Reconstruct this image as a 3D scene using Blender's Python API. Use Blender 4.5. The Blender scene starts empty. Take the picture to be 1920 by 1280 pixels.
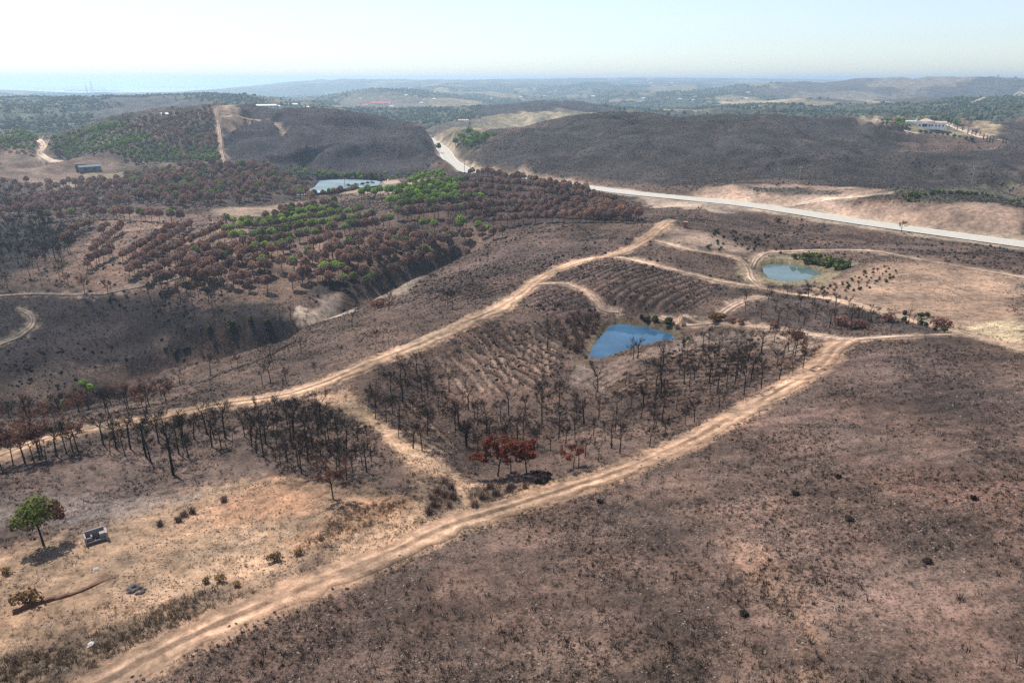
import bpy, math, random
import numpy as np
from mathutils import Vector
R = math.radians
rng = np.random.default_rng(7)
random.seed(7)
SC = bpy.context.scene
COL = SC.collection

# ------------------------------------------------------------------ camera, sky, sun, exposure
CAMZ, PITCH, F = 60.0, R(19.67), 1371.0
cam_d = bpy.data.cameras.new('camera'); cam = bpy.data.objects.new('camera', cam_d); COL.objects.link(cam)
cam.location = (0, 0, CAMZ); cam.rotation_euler = (R(90) - PITCH, 0, 0)
cam_d.sensor_width = 36; cam_d.lens = F / 1920 * 36; cam_d.clip_start = 0.5; cam_d.clip_end = 120000
SC.camera = cam
SUN_EL, SUN_AZ = R(56), R(-44)          # azimuth from +Y, negative = left
world = bpy.data.worlds.new('World'); SC.world = world; world.use_nodes = True
wn = world.node_tree.nodes; wn.clear()
sky = wn.new('ShaderNodeTexSky'); sky.sky_type = 'NISHITA'; sky.sun_disc = False
sky.sun_elevation = SUN_EL; sky.sun_rotation = SUN_AZ
sky.altitude = 100; sky.air_density = 1.0; sky.dust_density = .4; sky.ozone_density = 2.0
bg = wn.new('ShaderNodeBackground'); bg.inputs[1].default_value = 0.112
wo = wn.new('ShaderNodeOutputWorld')
tint = wn.new('ShaderNodeMix'); tint.data_type = 'RGBA'; tint.blend_type = 'MULTIPLY'; tint.inputs[0].default_value = 1; tint.inputs[7].default_value = (.87, .96, 1.06, 1)
hsv = wn.new('ShaderNodeHueSaturation'); hsv.inputs['Saturation'].default_value = .68
world.node_tree.links.new(sky.outputs[0], tint.inputs[6]); world.node_tree.links.new(tint.outputs[2], hsv.inputs['Color']); world.node_tree.links.new(hsv.outputs[0], bg.inputs[0]); world.node_tree.links.new(bg.outputs[0], wo.inputs[0])
sun_d = bpy.data.lights.new('sun', 'SUN'); sun_d.energy = 5.0; sun_d.angle = R(0.53); sun_d.color = (1.0, .935, .84)
sun = bpy.data.objects.new('sun', sun_d); COL.objects.link(sun)
sdir = Vector((math.sin(SUN_AZ) * math.cos(SUN_EL), math.cos(SUN_AZ) * math.cos(SUN_EL), math.sin(SUN_EL)))
sun.rotation_euler = sdir.to_track_quat('Z', 'Y').to_euler(); sun.location = (-300, 300, 500)
SC.view_settings.view_transform = 'Standard'; SC.view_settings.look = 'None'
SC.view_settings.exposure = 0.47; SC.view_settings.gamma = 1
SC.render.engine = 'CYCLES'
cy = SC.cycles
cy.max_bounces = 6; cy.diffuse_bounces = 2; cy.glossy_bounces = 2; cy.volume_bounces = 1
cy.transparent_max_bounces = 6; cy.use_denoising = False; cy.denoiser = 'OPENIMAGEDENOISE'; cy.denoising_input_passes = 'RGB_ALBEDO_NORMAL'; cy.denoising_prefilter = 'ACCURATE'
HAZE = True

# ------------------------------------------------------------------ helpers
def raydir(u, v):
    a = (np.asarray(u, float) - 960) / F; b = (640 - np.asarray(v, float)) / F
    return a, math.cos(PITCH) + b * math.sin(PITCH), -math.sin(PITCH) + b * math.cos(PITCH)

def vnoise(x, y, seed=0):
    xi = np.floor(x).astype(np.int64); yi = np.floor(y).astype(np.int64)
    fx = x - xi; fy = y - yi
    fx = fx * fx * (3 - 2 * fx); fy = fy * fy * (3 - 2 * fy)
    def h(a, b):
        n = (a * 374761393 + b * 668265263 + seed * 974634777) & 0xffffffff
        n = ((n ^ (n >> 13)) * 1274126177) & 0xffffffff
        return ((n ^ (n >> 16)) & 0xffff) / 65535.0
    return (h(xi, yi) * (1 - fx) + h(xi + 1, yi) * fx) * (1 - fy) + (h(xi, yi + 1) * (1 - fx) + h(xi + 1, yi + 1) * fx) * fy
def fbm(x, y, seed=0, oc=4):
    s = 0; a = .5
    for i in range(oc):
        s = s + a * vnoise(x, y, seed + i); x = x * 2.03 + 7.1; y = y * 2.03 - 3.7; a *= .5
    return s / (1 - .5 ** oc)
def sstep(a, b, x):
    t = np.clip((x - a) / (b - a), 0, 1); return t * t * (3 - 2 * t)

def tag(o, label=None, cat=None, group=None, kind=None):
    if label: o['label'] = label
    if cat: o['category'] = cat
    if group: o['group'] = group
    if kind: o['kind'] = kind
    return o
def link(name, me, mat=None, parent=None, smooth=False):
    o = bpy.data.objects.new(name, me); COL.objects.link(o)
    if mat is not None and len(me.materials) == 0: me.materials.append(mat)
    if parent is not None: o.parent = parent
    if smooth: me.polygons.foreach_set('use_smooth', np.ones(len(me.polygons), bool))
    return o
def empty(name, loc, rz=0):
    o = bpy.data.objects.new(name, None); COL.objects.link(o); o.location = loc; o.rotation_euler = (0, 0, rz)
    o.empty_display_size = .5
    return o
def mesh_np(name, verts, faces):
    me = bpy.data.meshes.new(name); verts = np.asarray(verts, np.float32); faces = np.asarray(faces, np.int32)
    me.vertices.add(len(verts)); me.vertices.foreach_set('co', verts.ravel())
    k = faces.shape[1]; me.loops.add(faces.size); me.loops.foreach_set('vertex_index', faces.ravel())
    me.polygons.add(len(faces)); me.polygons.foreach_set('loop_start', np.arange(0, faces.size, k, dtype=np.int32))
    me.polygons.foreach_set('loop_total', np.full(len(faces), k, np.int32))
    me.update(calc_edges=True); return me
class MB:
    def __init__(s): s.v = []; s.f = []; s.m = []; s.mi = 0
    def poly(s, pts):
        n = len(s.v); s.v += [tuple(p) for p in pts]; s.f.append(tuple(range(n, n + len(pts)))); s.m.append(s.mi)
    def box(s, x0, x1, y0, y1, z0, z1):
        n = len(s.v); s.v += [(x, y, z) for z in (z0, z1) for (x, y) in ((x0, y0), (x1, y0), (x1, y1), (x0, y1))]
        for q in ((0, 3, 2, 1), (4, 5, 6, 7), (0, 1, 5, 4), (1, 2, 6, 5), (2, 3, 7, 6), (3, 0, 4, 7)):
            s.f.append(tuple(n + i for i in q)); s.m.append(s.mi)
    def tube(s, pts, rad, k=4, cap=False):
        pts = [Vector(p) for p in pts]; rings = []
        for i, p in enumerate(pts):
            d = (pts[min(i + 1, len(pts) - 1)] - pts[max(i - 1, 0)]).normalized()
            a = d.cross(Vector((.31, .95, .07)) if abs(d.y) < .9 else Vector((1, 0, 0))).normalized(); b = d.cross(a)
            n = len(s.v); rr = rad[i]
            s.v += [tuple(p + (a * math.cos(t) + b * math.sin(t)) * rr) for t in (2 * math.pi * j / k for j in range(k))]
            rings.append(n)
        for i in range(len(rings) - 1):
            for j in range(k):
                s.f.append((rings[i] + j, rings[i] + (j + 1) % k, rings[i + 1] + (j + 1) % k, rings[i + 1] + j)); s.m.append(s.mi)
        if cap: s.f.append(tuple(rings[-1] + j for j in range(k))); s.m.append(s.mi)
    def mesh(s, name, mats=()):
        me = bpy.data.meshes.new(name); me.from_pydata(s.v, [], s.f); me.update()
        for m in mats: me.materials.append(m)
        if len(mats) > 1: me.polygons.foreach_set('material_index', s.m)
        return me
    def obj(s, name, mat, parent=None, smooth=False):
        return link(name, s.mesh(name, mat if isinstance(mat, (list, tuple)) else (mat,)), None, parent, smooth)

# ------------------------------------------------------------------ materials
def new_mat(name):
    m = bpy.data.materials.new(name); m.use_nodes = True; nt = m.node_tree
    b = nt.nodes['Principled BSDF']; b.inputs['Roughness'].default_value = .9
    b.inputs['Specular IOR Level'].default_value = .15
    return m, nt, b
def N(nt, t, **kw):
    n = nt.nodes.new(t)
    for k, v in kw.items():
        if k in ('ops',): continue
        setattr(n, k, v)
    return n
def noise_node(nt, vec, scale, detail=6, rough=.6):
    n = nt.nodes.new('ShaderNodeTexNoise'); n.inputs['Scale'].default_value = scale; n.inputs['Detail'].default_value = detail
    n.inputs['Roughness'].default_value = rough; nt.links.new(vec, n.inputs['Vector']); return n
def mapr(nt, src, a, b, c, d):
    n = nt.nodes.new('ShaderNodeMapRange'); nt.links.new(src, n.inputs[0])
    for i, x in enumerate((a, b, c, d)): n.inputs[i + 1].default_value = x
    return n.outputs[0]
def mix(nt, fac, c1, c2, mode='MIX'):
    n = nt.nodes.new('ShaderNodeMix'); n.data_type = 'RGBA'; n.blend_type = mode
    for s, x in ((n.inputs[0], fac), (n.inputs[6], c1), (n.inputs[7], c2)):
        if isinstance(x, bpy.types.NodeSocket): nt.links.new(x, s)
        elif isinstance(x, (int, float)): s.default_value = x
        else: s.default_value = (*x, 1)
    return n.outputs[2]
def mul(nt, a, b, op='MULTIPLY'):
    n = nt.nodes.new('ShaderNodeMath'); n.operation = op
    for s, x in ((n.inputs[0], a), (n.inputs[1], b)):
        if isinstance(x, bpy.types.NodeSocket): nt.links.new(x, s)
        else: s.default_value = x
    return n.outputs[0]
def bump(nt, b, h, strength, dist):
    n = nt.nodes.new('ShaderNodeBump'); n.inputs['Strength'].default_value = strength; n.inputs['Distance'].default_value = dist
    nt.links.new(h, n.inputs['Height']); nt.links.new(n.outputs[0], b.inputs['Normal']); return n
def varied(name, c1, c2, scale=1.5, rnd=.35, rough=.9, trans=0, spec=.15, bmp=0):
    """two colours mixed by a world-scale noise, plus a per-object brightness change"""
    m, nt, b = new_mat(name); geo = nt.nodes.new('ShaderNodeNewGeometry'); oi = nt.nodes.new('ShaderNodeObjectInfo')
    n = noise_node(nt, geo.outputs['Position'], scale, 3)
    c = mix(nt, mapr(nt, n.outputs[0], .35, .65, 0, 1), c1, c2)
    f = mapr(nt, oi.outputs['Random'], 0, 1, 1 - rnd, 1 + rnd)
    vm = nt.nodes.new('ShaderNodeVectorMath'); vm.operation = 'SCALE'; nt.links.new(c, vm.inputs[0]); nt.links.new(f, vm.inputs[3])
    nt.links.new(vm.outputs[0], b.inputs['Base Color']); b.inputs['Roughness'].default_value = rough
    b.inputs['Specular IOR Level'].default_value = spec
    if bmp: bump(nt, b, n.outputs[0], .6, bmp)
    if trans:
        t = nt.nodes.new('ShaderNodeBsdfTranslucent'); nt.links.new(vm.outputs[0], t.inputs[0])
        ms = nt.nodes.new('ShaderNodeMixShader'); ms.inputs[0].default_value = trans
        nt.links.new(b.outputs[0], ms.inputs[1]); nt.links.new(t.outputs[0], ms.inputs[2])
        nt.links.new(ms.outputs[0], nt.nodes['Material Output'].inputs[0])
    return m

def ground_material(name, attr=True, tint=None, ruts=False):
    m, nt, b = new_mat(name); geo = nt.nodes.new('ShaderNodeNewGeometry'); P = geo.outputs['Position']
    base = nt.nodes.new('ShaderNodeAttribute'); base.attribute_name = 'gcol'
    par = nt.nodes.new('ShaderNodeAttribute'); par.attribute_name = 'gpar'
    sep = nt.nodes.new('ShaderNodeSeparateColor'); nt.links.new(par.outputs['Color'], sep.inputs[0])
    n1 = noise_node(nt, P, .045, 8, .62); n2 = noise_node(nt, P, .55, 7, .7); n3 = noise_node(nt, P, 2.6, 4, .75)
    n4 = noise_node(nt, P, .011, 4, .5)
    g = mul(nt, mapr(nt, n1.outputs[0], .32, .68, .42, 1.55), mapr(nt, n2.outputs[0], .28, .72, .4, 1.6))
    g = mul(nt, g, mapr(nt, n4.outputs[0], .3, .7, .82, 1.18))
    mp = nt.nodes.new('ShaderNodeMapping'); mp.inputs['Rotation'].default_value = (0, 0, R(45)); mp.inputs['Scale'].default_value = (.16, 1, 1); nt.links.new(P, mp.inputs[0])
    ns = noise_node(nt, mp.outputs[0], .22, 6, .65); st = mapr(nt, ns.outputs[0], .36, .64, .68, 1.36)
    g = mul(nt, g, mul(nt, mul(nt, mul(nt, st, 1, 'SUBTRACT'), sep.outputs[2]), 1, 'ADD'))
    vm = nt.nodes.new('ShaderNodeVectorMath'); vm.operation = 'SCALE'
    nt.links.new(base.outputs['Color'], vm.inputs[0]); nt.links.new(g, vm.inputs[3])
    # reddish / ashen tint by a second noise
    tn = noise_node(nt, P, .09, 5, .6)
    c = mix(nt, mapr(nt, tn.outputs[0], .38, .66, 0, .55), vm.outputs[0],
            mix(nt, 1.0, vm.outputs[0], (1.15, .98, .9), 'MULTIPLY'))
    # dark char specks and pale chips, amounts from gpar.r / gpar.g
    dk = mul(nt, mapr(nt, n3.outputs[0], .5, .58, 0, 1), sep.outputs[0])
    c = mix(nt, dk, c, (.018, .016, .016))
    n5 = noise_node(nt, P, 4.2, 3, .8)
    lt = mul(nt, mapr(nt, n5.outputs[0], .62, .68, 0, 1), sep.outputs[1])
    c = mix(nt, lt, c, (.42, .36, .31))
    nt.links.new(c, b.inputs['Base Color'])
    h = mul(nt, n2.outputs[0], mul(nt, n3.outputs[0], .5), 'ADD')
    bump(nt, b, h, .75, .32)
    b.inputs['Specular IOR Level'].default_value = .1
    return m

# ------------------------------------------------------------------ terrain: control points (u, v, z) / (u, v, depth Y) / hidden (u, Y, z)
ZP = """-900,1280,-1 -500,1280,-1 0,1280,-.5 480,1280,0 960,1280,1 1440,1280,4 1920,1280,7 2400,1280,9 3000,1280,10 960,2600,1 -500,2200,0 2600,2200,6
0,1100,-1.5 200,1000,-2 480,1060,-.7 830,975,0 1100,1050,2 1500,1050,5 1900,1050,9 2300,1000,12 -400,1000,-3 -400,800,-9
1170,880,0 1350,795,.5 1500,710,1 1575,645,1.5 1500,880,4 1700,800,6.5 1900,820,9.5 1750,690,6 1900,700,8 1915,657,7 1800,632,4 2300,660,11
700,770,-5 800,850,-3.5 980,770,-9.5 1040,700,-9.5 900,860,-4 1150,760,-6.5 1300,720,-4 1420,660,-3 1480,630,-1.5 1200,690,-6.5 820,700,-6.5 960,640,-6 1060,660,-8.5
0,850,-7.5 250,790,-6 520,745,-4.5 690,685,-4 870,608,-3.5 980,548,-3 1090,490,-2 1210,450,0 1258,412,2 300,880,-6 600,850,-4
1135,605,-5.5 1270,625,-5.5 1090,685,-6 1200,665,-5.5 1330,600,-4
1050,560,-2 1200,540,-.5 1300,580,-3.5 1250,495,0 1420,545,-1.5
1480,545,-3 1410,505,-2.5 1560,480,-2 1600,560,-1 1700,550,0 1900,560,2 1640,470,0 1900,510,3 1920,480,1
1920,457,-3 1700,430,-3 1500,400,-3 1350,380,-3 1180,362,-3.5 1450,430,-4 1700,450,-4 1900,470,-2
1900,405,5 1700,388,4 1550,378,1 1350,365,0 1500,350,3
840,465,-16 900,530,-6 760,560,-9 640,600,-12 560,600,-15 430,618,-18 300,645,-21 240,668,-22 100,700,-21 0,720,-22 -300,720,-22
600,680,-7 450,690,-11 300,740,-11 100,780,-12 0,790,-12
60,590,-14 0,600,-12 200,600,-18 150,555,-12 350,570,-15 300,520,-10 500,520,-12 600,545,-15 730,515,-16 -300,560,-10
100,470,-10 300,430,-9 500,430,-9 650,460,-9 800,430,-10 900,420,-9 700,380,-7 850,370,-4 740,352,-6 870,328,-2 1000,345,-1 1100,360,-1 1190,398,-4 1100,400,-5 950,410,-9
0,400,-12 250,400,-13 450,395,-13 560,372,-14 -300,400,-11
400,320,-5 520,328,-7 300,335,-8 400,360,-10 640,350,-16 600,334,-13 700,334,-13 100,320,-14 250,318,-13 0,330,-14 -300,320,-14 1000,440,-6 900,450,-12"""
YP = """0,300,700 200,308,650 400,308,640 600,315,640 820,318,610 90,262,900 200,240,860 300,218,880 380,203,900 480,207,900 600,218,880 700,230,850 780,245,800 830,290,680
350,260,740 500,270,740 650,270,720 0,265,1000 0,215,1400 120,230,1300 250,215,1500 330,212,1500 0,188,1900 200,184,2000 350,178,2200 480,182,2200 560,190,2000
-300,270,900 -300,200,1500 -300,180,2200
800,256,1000 870,318,600 840,280,760 900,272,760 880,240,1300 950,225,1500 1100,222,1500
900,310,600 1000,330,520 1150,350,470 890,288,660 950,262,760 1030,240,820 1200,224,860 1350,222,880 1450,228,880 1600,240,850 1250,270,650 1450,290,600 1300,335,490 1500,330,500 1680,300,620 1700,262,800 1620,345,470
1640,236,900 1735,229,980 1800,246,900 1880,271,800 1780,272,790 1920,290,720 1800,320,560 1900,350,480 1920,390,390 1880,240,1000 1920,222,1100 1850,234,1150 2300,220,1100 2300,350,480
1600,205,1700 1750,200,1700 1900,183,1900 1500,215,1500 1300,215,1500 1920,195,1700 1800,158,4000 1600,165,3800 1450,178,3500 1900,165,3900 1300,190,2800
1040,191,1900 900,213,1700 1160,210,1800 1040,215,1500 700,175,3500 620,180,3300 800,185,3000 700,215,1800 850,205,2300 600,205,2100
560,153,9000 700,150,9000 830,153,9500 1000,149,11000 1300,147,12000 1600,151,12000 1800,155,11000 1920,157,11000 2300,157,11000 2300,170,3900 0,169,7000 200,177,5500 420,172,6500 -300,160,8000 -30,164,7000
1000,170,5000 1200,165,6000 1400,160,7000 800,165,6000"""
HP = """200,900,-15 400,1150,-22 650,1150,-25 780,1050,-14 300,3000,-70 100,2900,-70 1200,1150,-15 1450,1150,-15 1000,1150,-22 1735,1250,-5 1040,2500,-60 1850,2700,-30 1900,6000,-50 1600,6000,-60 700,5500,-60
100,10000,-150 250,9000,-145 250,14000,-170 0,14000,-170 450,11500,-165 -200,14000,-170 600,16000,-180 1000,18000,-180 1500,18000,-180 2100,18000,-180 -400,20000,-190 960,30000,-220 2400,30000,-220 -600,30000,-220"""
def prs(s): return np.array([[float(a) for a in t.split(',')] for t in s.split()])
ctrl = []
for u, v, z in prs(ZP):
    a, y, d = raydir(u, v); k = (z - CAMZ) / d; ctrl.append((a * k, y * k, z))
for u, v, Y in prs(YP):
    a, y, d = raydir(u, v); k = Y / y; ctrl.append((a * k, Y, CAMZ + d * k))
for u, Y, z in prs(HP):
    a, y, d = raydir(u, 300); ctrl.append((a / y * Y, Y, z))
ctrl = np.array(ctrl); cr = np.hypot(ctrl[:, 0], ctrl[:, 1])
cp = np.stack([np.arctan2(ctrl[:, 0], ctrl[:, 1]), np.log(cr)], 1); cw = ctrl[:, 2] / cr
SX = 1.6
def tps(d2): return .5 * d2 * np.log(d2 + 1e-12)
A = cp * (SX, 1); n = len(A)
K = tps(((A[:, None] - A[None]) ** 2).sum(-1)) + np.eye(n) * 2e-4
Pm = np.c_[np.ones(n), A]; M = np.zeros((n + 3, n + 3)); M[:n, :n] = K; M[:n, n:] = Pm; M[n:, :n] = Pm.T
sol = np.linalg.solve(M, np.r_[cw, 0, 0, 0])

NA = 860
AZ = np.linspace(R(-58), R(58), NA)
dep = np.r_[np.linspace(R(68), R(41), 80)[:-1], np.linspace(R(41), R(5), 470)]
RR = CAMZ / np.tan(dep)
RR = np.r_[RR, np.geomspace(RR[-1], 2000, 216)[1:], np.geomspace(2000, 32000, 170)[1:]]
NR = len(RR); LR = np.log(RR)
az_g, lr_g = np.meshgrid(AZ, LR); r_g = np.exp(lr_g)
gx_ = r_g * np.sin(az_g); gy_ = r_g * np.cos(az_g)
# the spline is smooth: evaluate on every 4th node and interpolate
ja = np.unique(np.r_[np.arange(0, NA, 4), NA - 1]); ir = np.unique(np.r_[np.arange(0, NR, 4), NR - 1])
Q = np.stack([az_g[np.ix_(ir, ja)].ravel() * SX, lr_g[np.ix_(ir, ja)].ravel()], 1)
W = np.concatenate([tps(((q[:, None] - A[None]) ** 2).sum(-1)) @ sol[:n] + np.c_[np.ones(len(q)), q] @ sol[n:] for q in np.array_split(Q, 40)]).reshape(len(ir), len(ja))
W1 = np.stack([np.interp(AZ, AZ[ja], row) for row in W])
Wf = np.stack([np.interp(LR, LR[ir], W1[:, j]) for j in range(NA)], 1)
Zs = Wf * r_g
Zs = np.where((Zs > 70) & (r_g > 3000), 70 + 20 * (1 - np.exp(-(Zs - 70) / 20)), Zs)
def grid_z(Zg, x, y):
    az = np.arctan2(x, y); r = np.hypot(x, y)
    fj = np.clip((az - AZ[0]) / (AZ[1] - AZ[0]), 0, NA - 1.001); fi = np.clip(np.interp(np.log(np.maximum(r, 1)), LR, np.arange(NR)), 0, NR - 1.001)
    j = fj.astype(int); i = fi.astype(int); fj = fj - j; fi = fi - i
    return (Zg[i, j] * (1 - fj) + Zg[i, j + 1] * fj) * (1 - fi) + (Zg[i + 1, j] * (1 - fj) + Zg[i + 1, j + 1] * fj) * fi
def pick_on(Zg, u, v):
    """first point of the ground met by the sight lines"""
    u = np.atleast_1d(np.asarray(u, float)); v = np.atleast_1d(np.asarray(v, float))
    a, y, d = raydir(u, v); h = np.hypot(a, y); az = np.arctan2(a, y); t = d / h
    fj = np.clip((az - AZ[0]) / (AZ[1] - AZ[0]), 0, NA - 1.001); j = fj.astype(int); fj = fj - j
    prof = Zg[:, j] * (1 - fj) + Zg[:, j + 1] * fj
    gap = prof - (CAMZ + RR[:, None] * t[None])
    hit = gap >= 0; i = np.argmax(hit, 0); none = ~hit.any(0); i = np.clip(i, 1, NR - 1)
    k = np.arange(len(u)); g0 = gap[i - 1, k]; g1 = gap[i, k]; f = np.clip(-g0 / np.where(abs(g1 - g0) < 1e-9, 1, g1 - g0), 0, 1)
    r = RR[i - 1] + (RR[i] - RR[i - 1]) * f; r = np.where(none, 9000, r)
    return np.stack([r * np.sin(az), r * np.cos(az)], 1)
def pl(s): return np.array([[float(a) for a in t.split(',')] for t in s.split()])
def world_poly(s, Zg=None):
    p = pl(s); return pick_on(Zs if Zg is None else Zg, p[:, 0], p[:, 1])

def poly_sd(px, py, poly):
    """signed distance (inside > 0)"""
    d = np.full(px.shape, 1e9); ins = np.zeros(px.shape, bool); m = len(poly)
    for k in range(m):
        x0, y0 = poly[k]; x1, y1 = poly[(k + 1) % m]; ex, ey = x1 - x0, y1 - y0
        t = np.clip(((px - x0) * ex + (py - y0) * ey) / (ex * ex + ey * ey + 1e-12), 0, 1)
        d = np.minimum(d, (px - x0 - t * ex) ** 2 + (py - y0 - t * ey) ** 2)
        c = ((y0 > py) != (y1 > py)) & (px < (x1 - x0) * (py - y0) / ((y1 - y0) if y1 != y0 else 1e-12) + x0); ins ^= c
    d = np.sqrt(d); return np.where(ins, d, -d)
def line_d(px, py, line):
    d = np.full(px.shape, 1e9)
    for k in range(len(line) - 1):
        x0, y0 = line[k]; x1, y1 = line[k + 1]; ex, ey = x1 - x0, y1 - y0
        t = np.clip(((px - x0) * ex + (py - y0) * ey) / (ex * ex + ey * ey + 1e-12), 0, 1)
        d = np.minimum(d, (px - x0 - t * ex) ** 2 + (py - y0 - t * ey) ** 2)
    return np.sqrt(d)
def catmull(p, step):
    p = np.asarray(p, float); q = np.vstack([2 * p[0] - p[1], p, 2 * p[-1] - p[-2]]); out = []
    for i in range(1, len(q) - 2):
        L = np.linalg.norm(q[i + 1] - q[i]); m = max(2, int(L / step)); t = np.linspace(0, 1, m, endpoint=False)[:, None]
        out.append(.5 * ((2 * q[i]) + (-q[i - 1] + q[i + 1]) * t + (2 * q[i - 1] - 5 * q[i] + 4 * q[i + 1] - q[i + 2]) * t ** 2 + (-q[i - 1] + 3 * q[i] - 3 * q[i + 1] + q[i + 2]) * t ** 3))
    return np.vstack(out + [p[-1:]])

# ponds: water level and outline
WATER = [('pond_water', 'blue pond reflecting the sky between the two dirt tracks', -7.2,
          '1137,609 1160,606 1215,612 1262,624 1274,634 1262,641 1215,651 1190,657 1155,668 1122,677 1101,669 1108,652 1122,630', 5),
         ('pond_water', 'small pale round pond with green bushes along its far bank', -4.2,
          '1424,498 1438,494 1475,493 1510,500 1540,509 1546,515 1522,525 1492,530 1465,531 1442,524 1429,512', 4),
         ('lake_water', 'pale lake behind the pine plantation and the white farmhouse', -16.5,
          '600,339 640,337 700,339 716,344 690,350 650,353 605,360 568,365 560,363 588,352', 16)]
wpolys = []
for nm, lab, wz, s, bank in WATER:
    p = pl(s); a, y, d = raydir(p[:, 0], p[:, 1]); k = (wz - CAMZ) / d; wpolys.append(np.stack([a * k, y * k], 1))
for (nm, lab, wz, s, bank), wp in zip(WATER, wpolys):
    near = (gx_ > wp[:, 0].min() - 40) & (gx_ < wp[:, 0].max() + 40) & (gy_ > wp[:, 1].min() - 40) & (gy_ < wp[:, 1].max() + 40)
    sd = poly_sd(gx_[near], gy_[near], wp); z = Zs[near]
    w = sstep(-bank * 2.2, 0, sd); z = z * (1 - w) + np.minimum(np.maximum(z, wz + .25), wz + .9) * w
    z = np.maximum(z, wz + .2 + np.clip(-sd, 0, 30) * .02) * (sd < 0) + z * (sd >= 0) if True else z
    z = np.where(sd > 0, wz - np.clip(sd * .35, 0, 1.5) + .05, z)
    Zs[near] = z
lk = line_d(gx_, gy_, np.array([[0, 0], [0, 1]]))  # (kept simple; unused far field)
# ------------------------------------------------------------------ tracks (pixel polylines picked on the ground)
TR = [  # name, label, polyline, half width m, colour
 ('dirt_track', 'wide sandy dirt track climbing from the bottom edge along the burnt field', '150,1310 215,1268 330,1208 460,1148 600,1090 740,1034 830,990 930,958 1050,920 1170,880 1270,838 1350,795 1430,750 1500,708 1542,680 1560,655 1588,638', 2.9, (.33, .22, .15)),
 ('dirt_track', 'long pale dirt track along the ridge left of the blue pond', '-30,868 60,832 140,810 250,790 330,775 420,757 520,743 600,720 690,682 780,648 870,606 930,580 980,548 1030,512 1090,490 1160,475 1210,450 1240,425 1258,412', 2.7, (.36, .25, .17)),
 ('dirt_track', 'short dirt track dropping from the ridge towards the blue pond', '1000,534 1060,532 1100,548 1125,575 1160,583', 1.2, (.33, .24, .18)),
 ('dirt_track', 'dirt track passing below the pale round pond to the right edge', '1160,483 1230,498 1300,515 1380,532 1430,541 1520,556 1600,571 1700,597 1780,617 1850,637 1935,660', 1.5, (.37, .275, .2)),
 ('dirt_track', 'curving dirt track from the ridge top to the pale round pond', '1230,452 1300,470 1370,482 1400,500 1408,522 1428,540', 1.6, (.37, .275, .2)),
 ('dirt_track', 'thin dirt track round the far side of the pale pond', '1408,503 1418,485 1445,474 1520,469 1600,469 1700,482 1800,500 1930,523', 1.2, (.34, .25, .19)),
 ('dirt_track', 'dirt track on the dam between blue pond and field junction', '1236,595 1285,600 1350,606 1450,616 1530,628 1590,638', 1.3, (.36, .265, .2)),
 ('dirt_track', 'narrow dirt track behind the burnt field crest to the right', '1588,638 1660,632 1740,629 1800,627', 1.2, (.36, .265, .2)),
 ('dirt_track', 'faint dirt track up the knoll right of the blue pond', '1335,606 1352,588 1380,570 1430,556', 1.6, (.3, .22, .17)),
 ('dirt_track', 'left edge dirt track bending round the charred hollow', '-10,622 30,605 56,590 55,580 38,574', 1.0, (.2, .165, .13)),
 ('dirt_track', 'thin grey track below the scorched pines on the left', '-10,556 60,551 150,552 240,541 300,530 350,517 420,510 480,503', .9, (.2, .155, .125)),
 ('dirt_track', 'pale winding dirt road left of the wooded hill', '66,262 82,275 74,288 92,298 116,303', 3.2, (.5, .39, .3)),
 ('dirt_track', 'straight firebreak running down the burnt hill', '404,206 410,238 414,278 421,306', 2.0, (.27, .2, .16)),
 ('dirt_track', 'curved bare track across the top of the blue burnt hill', '412,214 450,219 490,226 522,240 534,254', 2.0, (.27, .2, .15)),
 ('dirt_track', 'pale side track leaving the asphalt road below the scrub hill', '1435,385 1500,379 1560,374 1610,370 1662,364', 2.2, (.45, .36, .28)),
 ('driveway', 'pale lower driveway below the white villa', '1628,232 1660,239 1720,250 1800,262 1878,271', 2.2, (.5, .42, .33)),
 ('driveway', 'pale upper driveway from the villa gate', '1772,235 1800,246 1840,260 1878,271', 2.4, (.5, .42, .33)),
 ('dirt_track', 'distant pale contour track on the far right ridge', '1560,188 1640,190 1700,195 1760,196 1830,190 1900,180 1930,179', 4, (.4, .34, .24)),
]
ROAD = '793,253 800,259 815,268 832,282 842,298 856,310 872,319 900,326 960,333 1050,345 1120,354 1180,362 1280,372 1380,382 1480,396 1600,415 1750,436 1940,462'
tracks = []
for nm, lab, s, hw, c in TR:
    w = world_poly(s); rm = np.hypot(*w.T).mean(); tracks.append((nm, lab, catmull(w, max(.7, rm * .005)), hw, c))
rp = pl(ROAD)
# the road's own level line: picked where seen, straight between
rw = []
for (u, v), z in zip(rp, np.r_[[-14, -14, -13, -12, -11.5, -11, -10, -9, -7.5, -6, -5, -4, -3.4, -3.2, -3, -3, -3, -3]]):
    a, y, d = raydir(u, v); k = (z - CAMZ) / d; rw.append((a * k, y * k, z))
rw = np.array(rw)
road3 = catmull(rw, 2.5)
def carve(line3, hw, bl, Z):
    """level the ground along a road"""
    x0, x1, y0, y1 = line3[:, 0].min() - 40, line3[:, 0].max() + 40, line3[:, 1].min() - 40, line3[:, 1].max() + 40
    near = np.where((gx_ > x0) & (gx_ < x1) & (gy_ > y0) & (gy_ < y1)); px, py = gx_[near], gy_[near]
    best = np.full(px.shape, 1e9); bz = np.zeros(px.shape)
    for p in line3[::2]:
        d = (px - p[0]) ** 2 + (py - p[1]) ** 2; m = d < best; best[m] = d[m]; bz[m] = p[2]
    d = np.sqrt(best); w = 1 - sstep(hw, hw + bl, d)
    Z[near] = Z[near] * (1 - w) + bz * w
carve(road3, 8, 16, Zs)

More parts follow.
